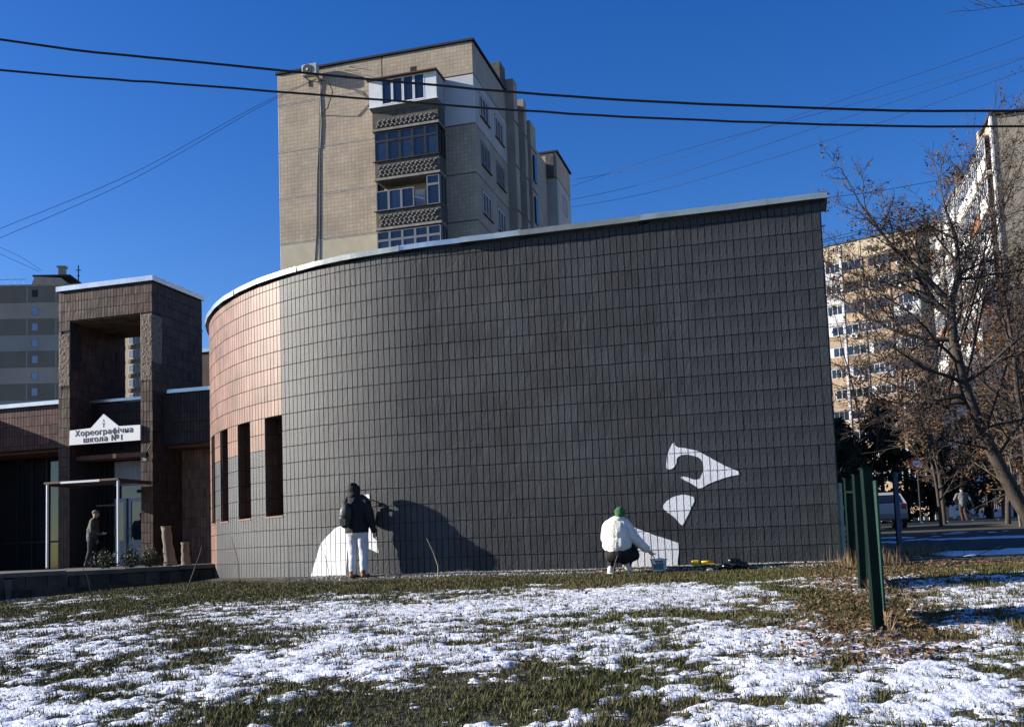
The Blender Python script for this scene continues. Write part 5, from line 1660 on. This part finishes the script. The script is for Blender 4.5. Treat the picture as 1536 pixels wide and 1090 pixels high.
# hips and legs
B.chain([(-.09, -.01, .88), (-.1, .01, .50), (-.105, -.015, .10)], [.125, .088, .068], 'trousers')
B.chain([(.085, -.01, .88), (.105, .02, .50), (.115, -.01, .10)], [.125, .09, .068], 'trousers')
B.ell((0, -.02, .86), (.185, .14, .13), 'trousers')
for x in (-.108, .118):
    B.chain([(x, -.03, .11), (x, -.035, .04)], [.058, .046], 'shoe'); B.chain([(x, -.05, .042), (x*1.03, .08, .042), (x*1.06, .16, .034)], [.044, .046, .034], 'shoe')
# right arm hanging, left arm reaching up to the wall
B.chain([(.19, -.01, 1.34), (.265, -.03, 1.08), (.305, .03, .84)], [.082, .072, .058], 'jacket')
B.hand((.31, .035, .80), (.05, .1, -1), (-.3, .9, 0), 'skin', .35, .92)
B.chain([(-.18, .0, 1.33), (-.18, .17, 1.12), (.03, .22, 1.24)], [.08, .068, .055], 'jacket')
B.hand((.06, .232, 1.26), (.8, .1, .45), (-.3, .2, .9), 'skin', .8, .92)
# head and neck
B.chain([(-.03, .0, 1.40), (-.045, .02, 1.50)], [.065, .06], 'skin')
B.ell((-.05, .035, 1.565), (.075, .095, .11), 'skin'); B.ell((-.05, .13, 1.55), (.014, .02, .02), 'skin')
def hem(co, zi):
    zi = zi.copy(); core_ = (np.abs(co[:, 0]) < .235)
    zi[core_ & (co[:, 2] > .80) & (co[:, 2] < 1.38) & (zi != 3)] = 0
    zi[core_ & (co[:, 2] <= .80) & (zi == 0)] = 1
    return zi
body = B.build('body', .0095, [black_cloth, grey_sweat, brown_leather, skin_m], pe, zones, disp=.013, freq=11, fix=hem)
H = Body()
H.ell((-.06, .01, 1.565), (.118, .13, .128), 'hood', Euler((0, R(-12), 0))); H.ell((-.045, -.02, 1.46), (.12, .12, .09), 'hood'); H.chain([(-.09, -.0, 1.41), (.03, -.0, 1.40)], [.095, .095], 'hood')
H.ell((-.075, .0, 1.645), (.085, .1, .06), 'hood')
H.build('hood', .012, [black_cloth], pe, ['hood'], disp=.010, freq=14)
bp = Body()
bp.ell((-.105, -.225, 1.12), (.125, .095, .20), 'pack', Euler((R(4), R(8), 0))); bp.ell((-.11, -.24, .98), (.10, .08, .10), 'pack'); bp.chain([(-.11, -.20, 1.27), (-.11, -.2, 1.0)], [.075, .1], 'pack')
pk = bp.build('backpack', .012, [black_nylon], pe, ['pack'], disp=.006, freq=12)
pb = MB()
pb.tube([(-.17, -.17, 1.30), (-.16, -.05, 1.44), (-.15, .06, 1.40)], .022, 6); pb.build('strap', black_nylon, pe)
pb = MB(); pb.tube([(-.01, -.2, 1.30), (.05, -.05, 1.45), (.06, .06, 1.42)], .022, 6); pb.build('strap', black_nylon, pe)
pb = MB(); pb.box(-.165, -.06, -.335, -.325, .93, 1.05); pb.build('front_pocket', black_nylon, pe)
pb = MB(); pb.box(-.19, -.165, -.30, -.288, 1.06, 1.085); pb.build('buckle', white_frame, pe)
# paint brush in the raised hand
br_e = empty('paint_brush', pe.location+Matrix.Rotation(STA_, 3, 'Z') @ Vector((.0, .24, 1.37)), STA_)
tag(br_e, 'long handled paint brush held against the wall by the standing painter', 'brush')
b = MB(); b.tube([(-.02, -.0, .02), (.13, .02, .035), (.26, .04, -.02), (.36, .06, -.085)], [.011, .012, .013, .014], 7); b.build('handle', black_metal, br_e, smooth=True)
b = MB(); b.hexa([(.35, .045, -.10), (.36, .075, -.10), (.45, .10, -.17), (.44, .06, -.17), (.37, .045, -.065), (.38, .075, -.065), (.465, .10, -.13), (.455, .06, -.13)]); b.build('bristles', black_cloth, br_e)

# --- painter crouching by the wall
CRP = Vector((1.66, 16.10, 0)); CRP.z = gz(CRP.x, CRP.y)+.0
CRA = -ANG-R(3)
ce = empty('person', CRP, CRA)
tag(ce, 'crouching person in white fleece jacket and green beanie beside the bucket', 'person')
B = Body(); zones = ['jacket', 'trousers', 'shoe', 'skin']
# feet, shins, thighs in a squat
B.chain([(-.135, -.02, .09), (-.15, .22, .46)], [.065, .085], 'trousers'); B.chain([(-.15, .22, .46), (-.07, -.12, .31)], [.095, .135], 'trousers')
B.chain([(.12, .06, .12), (.19, .24, .45)], [.06, .085], 'trousers'); B.chain([(.19, .24, .45), (.08, -.10, .31)], [.1, .14], 'trousers')
B.ell((.01, -.12, .31), (.20, .16, .13), 'trousers'); B.chain([(.09, -.08, .26), (.23, .05, .30)], [.11, .1], 'trousers')
B.chain([(-.135, -.05, .09), (-.138, -.06, .045)], [.05, .045], 'shoe'); B.chain([(-.138, -.07, .045), (-.145, .05, .045), (-.15, .13, .035)], [.048, .047, .036], 'shoe')
B.chain([(.12, .0, .15), (.13, .05, .07), (.135, .11, .035)], [.046, .048, .038], 'shoe')
# torso
B.ell((.0, -.10, .47), (.235, .185, .17), 'jacket'); B.ell((-.01, -.07, .62), (.235, .18, .20), 'jacket'); B.ell((.0, -.02, .76), (.195, .15, .13), 'jacket')
B.chain([(-.15, 0, .78), (-.03, 0, .83), (.12, 0, .80)], [.085, .1, .09], 'jacket')
B.chain([(.03, .0, .80), (.03, .02, .89)], [.075, .07], 'jacket')
B.chain([(-.16, -.0, .77), (-.225, .06, .58), (-.06, .27, .50)], [.09, .082, .065], 'jacket')
B.chain([(.14, -.01, .76), (.27, .02, .55), (.44, .05, .385)], [.095, .088, .062], 'jacket')
B.hand((.47, .055, .355), (.75, .15, -.75), (.2, .9, .2), 'skin', .8, .9)
B.hand((-.03, .30, .50), (.6, .6, .1), (0, .2, .9), 'skin', .6, .9)
B.ell((.04, .04, .955), (.075, .09, .105), 'skin'); B.ell((.05, .135, .94), (.013, .02, .02), 'skin')
B.build('body', .0095, [fleece, black_cloth, white_shoe, skin_m], ce, zones, disp=.016, freq=11)
H = Body(); H.ell((.042, .02, .985), (.088, .10, .09), 'hat', Euler((R(-12), 0, 0))); H.chain([(.042, -.035, .93), (.042, .03, .94)], [.07, .08], 'hat')
H.build('beanie', .011, [green_knit], ce, ['hat'], disp=.004, freq=40)
b = MB(); b.tube([(-.10+.0, -.02, .855), (.02, -.075, .875), (.12, -.03, .86)], [.05, .055, .05], 8); b.build('collar', fleece, ce, smooth=True)
for x, z, y in ((-.14, .012, .03), (.135, .014, .08)):
    b = MB(); b.bbox(x-.045, x+.045, y-.15 if x < 0 else y-.05, y+.12, z-.01, z+.014, .008); b.build('shoe_sole', white_shoe, ce)
bh = empty('paint_brush', ce.location+Matrix.Rotation(CRA, 3, 'Z') @ Vector((.545, .075, .30)), CRA)
tag(bh, 'small brush dipped towards the bucket by the crouching painter', 'brush')
b = MB(); b.tube([(-.03, 0, .04), (.012, 0, -.08)], .008, 6); b.build('handle', brown_frame, bh)
b = MB(); b.box(-.012, .036, -.012, .012, -.16, -.081); b.build('bristles', paint_white, bh)


# --- man at the school door
DM = W0+U*(TX-2.22)+V*(TY-.02)+Vector((0, 0, 1.53)); DMA = -ANG-R(62)
de = empty('person', DM, DMA)
tag(de, 'man in charcoal jacket and grey knit cap stepping up to the school door', 'person')
B = Body(); zones = ['jacket', 'trousers', 'shoe', 'skin']
B.chain([(0, 0, .88), (0, .04, 1.15), (0, .07, 1.40)], [.17, .19, .15], 'jacket', 14); B.ell((0, .05, 1.25), (.22, .15, .22), 'jacket'); B.ell((0, .0, .92), (.19, .155, .16), 'jacket')
B.chain([(-.2, .06, 1.42), (.2, .06, 1.42)], [.08, .08], 'jacket')
B.chain([(-.09, 0, .85), (-.1, .06, .5), (-.1, -.06, .1)], [.12, .085, .062], 'trousers'); B.chain([(.09, 0, .85), (.1, -.03, .48), (.1, -.14, .11)], [.12, .085, .062], 'trousers')
B.chain([(-.1, -.08, .05), (-.1, .12, .04)], [.048, .04], 'shoe'); B.chain([(.1, -.17, .06), (.1, .0, .035)], [.048, .04], 'shoe')
B.chain([(.22, .06, 1.40), (.26, .05, 1.12), (.22, .30, 1.02)], [.085, .07, .05], 'jacket'); B.hand((.22, .33, 1.02), (0, 1, .1), (0, 0, 1), 'skin', .4)
B.chain([(-.22, .06, 1.40), (-.27, .0, 1.12), (-.25, .1, .88)], [.085, .07, .05], 'jacket'); B.hand((-.25, .11, .85), (0, .1, -1), (.3, 1, 0), 'skin', .4)
B.chain([(0, .08, 1.42), (0, .10, 1.55)], [.065, .06], 'skin'); B.ell((0, .125, 1.645), (.075, .098, .115), 'skin'); B.ell((0, .225, 1.63), (.014, .02, .022), 'skin')
for sx_ in (-1, 1): B.ell((sx_*.078, .11, 1.635), (.012, .022, .032), 'skin')
B.build('body', .014, [dark_jacket, navy_trousers, black_metal, skin_m], de, zones, disp=.012, freq=10)
H = Body(); H.ell((0, .11, 1.70), (.088, .108, .085), 'hat'); H.build('knit_cap', .012, [grey_knit], de, ['hat'], disp=.003)
# --- man walking away on the far path
FM = Vector((22.55, 50.3, 0)); FM.z = gz(FM.x, FM.y)
fe = empty('person', FM, R(-12))
tag(fe, 'man in grey hoodie and brown trousers walking away on the far path', 'person')
B = Body()
B.chain([(0, 0, .92), (0, .02, 1.2), (0, .03, 1.42)], [.16, .18, .15], 'jacket', 14); B.ell((0, .0, 1.25), (.23, .14, .24), 'jacket')
B.chain([(-.21, .02, 1.42), (.21, .02, 1.42)], [.085, .085], 'jacket'); B.ell((0, -.08, 1.46), (.12, .07, .07), 'jacket')
B.chain([(-.08, 0, .9), (-.07, .08, .5), (-.05, -.05, .1)], [.12, .085, .06], 'trousers'); B.chain([(.08, 0, .9), (.09, -.02, .5), (.12, -.22, .16)], [.12, .085, .06], 'trousers')
B.chain([(-.05, -.06, .05), (-.05, .14, .04)], [.048, .04], 'shoe'); B.chain([(.12, -.25, .12), (.12, -.10, .04)], [.048, .04], 'shoe')
B.chain([(.23, .02, 1.4), (.36, -.06, 1.15), (.46, .02, .93)], [.085, .07, .05], 'jacket'); B.hand((.47, .03, .90), (.3, .2, -1), (-.3, 1, 0), 'skin', .4)
B.chain([(-.23, .02, 1.4), (-.36, .0, 1.18), (-.24, .18, 1.08)], [.085, .07, .05], 'jacket'); B.hand((-.22, .2, 1.08), (.5, 1, 0), (0, 0, 1), 'skin', .4)
B.chain([(0, .03, 1.44), (0, .04, 1.56)], [.065, .06], 'skin'); B.ell((0, .05, 1.65), (.076, .098, .115), 'skin'); B.ell((0, .15, 1.63), (.014, .02, .022), 'skin')
for sx_ in (-1, 1): B.ell((sx_*.08, .04, 1.635), (.012, .022, .032), 'skin')
B.build('body', .016, [grey_hoodie, brown_trousers, black_metal, skin_m], fe, zones, disp=.012, freq=10)
H = Body(); H.ell((0, .04, 1.70), (.088, .108, .08), 'hat'); H.build('cap', .014, [black_cloth], fe, ['hat'], disp=0)

# ------------------------------------------------------------------ painters' things
BU = Vector((2.29, 16.08, 0)); BU.z = gz(BU.x, BU.y)+.01
bu = empty('paint_bucket', BU, -ANG); tag(bu, 'white plastic paint bucket with a printed label, open', 'bucket')
tub = mat('bucket_plastic', (.62, .66, .66), rough=.45, var=.05)
b = MB(); n = 26
for z0, r0, z1, r1 in ((0, .105, .20, .128), (.20, .128, .201, .118), (.201, .118, .15, .114)):
    for k in range(n):
        a0, a1_ = 2*math.pi*k/n, 2*math.pi*(k+1)/n
        b.face((r0*math.cos(a0), r0*math.sin(a0), z0), (r0*math.cos(a1_), r0*math.sin(a1_), z0), (r1*math.cos(a1_), r1*math.sin(a1_), z1), (r1*math.cos(a0), r1*math.sin(a0), z1))
b.face(*[(.105*math.cos(-2*math.pi*k/n), .105*math.sin(-2*math.pi*k/n), 0) for k in range(n)])
b.build('tub', tub, bu, smooth=False)
b = MB(); b.tube([(.134*math.cos(2*math.pi*k/n), .134*math.sin(2*math.pi*k/n), .195) for k in range(n+1)], .008, 6); b.build('rim', tub, bu, smooth=True)
b = MB(); b.face(*[(.115*math.cos(2*math.pi*k/n), .115*math.sin(2*math.pi*k/n), .165) for k in range(n)]); b.build('paint', paint_white, bu)
def wrap(z0, z1, a0, a1_, off, mm, name):
    b_ = MB()
    for k in range(10):
        s0, s1 = a0+(a1_-a0)*k/10, a0+(a1_-a0)*(k+1)/10
        rr = lambda z: .105+.023*z/.2+off
        b_.face((rr(z0)*math.cos(s0), rr(z0)*math.sin(s0), z0), (rr(z0)*math.cos(s1), rr(z0)*math.sin(s1), z0), (rr(z1)*math.cos(s1), rr(z1)*math.sin(s1), z1), (rr(z1)*math.cos(s0), rr(z1)*math.sin(s0), z1))
    b_.build(name, mm, bu)
wrap(.03, .135, R(225), R(315), .0015, mat('label_teal', (.09, .17, .17), rough=.5), 'label')
wrap(.145, .17, R(230), R(310), .0015, mat('label_navy', (.02, .03, .10), rough=.5), 'label_band')
b = MB(); b.tube([(-.13, -.0, .19), (-.10, -.10, .10), (0, -.155, .05), (.10, -.10, .10), (.13, 0, .19)], .004, 5); b.build('handle', grey_frame, bu, smooth=True)
b = MB(); b.ell((.02, .0, .19), (.07, .06, .025)); b.build('roller_cover', paint_white, bu, smooth=True)

YT = Vector((2.98, 16.33, 0)); YT.z = gz(YT.x, YT.y)+.03
yt = empty('roller_tray', YT, -ANG+R(5)); tag(yt, 'yellow paint roller tray lying on the ground by the wall', 'paint tray')
ylw = mat('yellow_plastic', (.62, .42, .02), rough=.4, var=.1)
b = MB(); b.bbox(-.12, .0, -.05, .05, .0, .085, .012); b.build('tray_end', ylw, yt)
b = MB(); b.bbox(.002, .25, -.05, .05, .0, .03, .008); b.build('tray_bed', mat('ochre_plastic', (.45, .27, .02), rough=.5), yt)
b = MB(); b.tube([(.03, -.02, .05), (.22, -.02, .055)], .022, 10); b.build('roller', ylw, yt, smooth=True)
for k, (x, y, c_) in enumerate(((2.62, 15.93, 'grey'), (2.98, 15.75, 'pale'))):
    q = empty('paint_rag', (x, y, gz(x, y)+.015)); tag(q, ('grey crumpled rag between bucket and yellow tray', 'pale grey rag lying before the yellow tray')[k], 'rag')
    r_ = Body()
    for j in range(5): r_.ell((rng.uniform(-.08, .08), rng.uniform(-.03, .03), .012), (rng.uniform(.04, .08), .03, rng.uniform(.015, .03)), 'r')
    r_.build('cloth', .008, [mat('rag%d' % k, ((.06, .06, .07), (.22, .22, .21))[k], rough=.9)], q, ['r'], disp=.01, freq=25)
BG = Vector((3.42, 15.82, 0)); BG.z = gz(BG.x, BG.y)
bg_e = empty('rubbish_bag', BG, 0); tag(bg_e, 'crumpled black plastic bag lying at the foot of the wall', 'bag')
r_ = Body()
for c, s_ in (((-.12, 0, .05), (.12, .09, .06)), ((.02, .02, .08), (.13, .10, .095)), ((.14, .0, .055), (.10, .09, .07)), ((-.02, -.03, .14), (.06, .05, .05)), ((.22, .02, .03), (.06, .06, .035))): r_.ell(c, s_, 'b')
r_.build('bag', .012, [mat('bag_plastic', (.008, .008, .009), rough=.28, var=.3, bump=.6, bscale=30, spec=.6)], bg_e, ['b'], disp=.028, freq=17, it=2)

# ------------------------------------------------------------------ parked car by the far drive
cx_, cy_ = 15.9, 43.5
car = empty('parked_car', (cx_, cy_, gz(cx_, cy_)), R(78)); tag(car, 'pale hatchback parked in the shade behind the picket fence', 'car')
paint = mat('car_paint', (.42, .43, .45), rough=.3, var=.03, spec=.6)
prof = [(-1.95, .35), (-1.98, .75), (-1.9, 1.0), (-1.55, 1.42), (-.9, 1.52), (.1, 1.50), (.75, .98), (1.75, .82), (1.95, .6), (1.95, .35)]
b = MB()
def inset(z): return .80 if z < 1.02 else .80-.42*(z-1.02)
L_ = [(x, -inset(z), z) for x, z in prof]; R_ = [(x, inset(z), z) for x, z in prof]
for i in range(len(prof)-1): b.face(L_[i], L_[i+1], R_[i+1], R_[i])
b.face(*[L_[i] for i in (0, 9, 8, 7, 6, 2, 1)]); b.face(*[R_[i] for i in (1, 2, 6, 7, 8, 9, 0)]); b.face(*[L_[i] for i in (2, 6, 5, 4, 3)]); b.face(*[R_[i] for i in (3, 4, 5, 6, 2)]); b.face(L_[0], R_[0], R_[9], L_[9])
b.build('body', paint, car)
for s_ in (-1, 1):
    b = MB(); pts = [(-1.62, 1.05), (-1.4, 1.38), (-.9, 1.46), (.05, 1.44), (.55, 1.05)]
    q = [(x, s_*(inset(z)+.006), z) for x, z in pts]; b.face(*(q if s_ < 0 else q[::-1])); b.build('side_window', glass_dark, car)
b = MB(); b.face((-1.90, -.62, 1.04), (-1.90, .62, 1.04), (-1.60, .55, 1.39), (-1.60, -.55, 1.39)); b.build('rear_window', glass_dark, car)
for v_ in b.v: pass
b = MB(); b.face((.14, -.52, 1.495), (.14, .52, 1.495), (.74, .66, 1.0), (.74, -.66, 1.0)); o = b.build('windscreen', glass_dark, car); o.location = (.02, 0, .012)
car.children[-2].location = (-.02, 0, .01)
for x in (-1.25, 1.25):
    for s_ in (-1, 1):
        w_e = empty('wheel', (x, s_*.74, .31)); w_e.parent = car
        b = MB(); b.tube([(0, -.09, 0), (0, .09, 0)], .31, 20); b.build('tyre', black_metal, w_e)
        b = MB(); b.tube([(0, -.095, 0), (0, .095, 0)], .19, 16); b.build('rim', grey_frame, w_e)
for s_ in (-1, 1):
    b = MB(); b.bbox(-2.0, -1.86, s_*.66-.1, s_*.66+.1, .78, 1.0, .02); b.build('tail_light', mat('tail_red', (.35, .01, .01), rough=.3) if 'tail_red' not in MATS else MATS['tail_red'], car)
    b = MB(); b.bbox(1.72, 1.95, s_*.6-.14, s_*.6+.14, .62, .76, .02); b.build('headlight', white_frame, car)
b = MB(); b.bbox(-2.04, -1.9, -.8, .8, .36, .6, .03); b.build('bumper', grey_frame, car)

# round road sign glimpsed at the car park
rs = empty('road_sign', (20.9, 51.5, gz(20.9, 51.5))); tag(rs, 'round red rimmed road sign on a post before the balcony block', 'sign')
b = MB(); b.tube([(0, 0, 0), (0, 0, 3.4)], .04, 8); b.build('post', black_metal, rs)
b = MB(); b.tube([(0, -.05, 3.15), (0, -.065, 3.15)], .34, 24); b.build('rim', mat('sign_red', (.45, .02, .02), rough=.5), rs)
b = MB(); b.tube([(0, -.066, 3.15), (0, -.072, 3.15)], .25, 24); b.build('face', sign_white, rs)
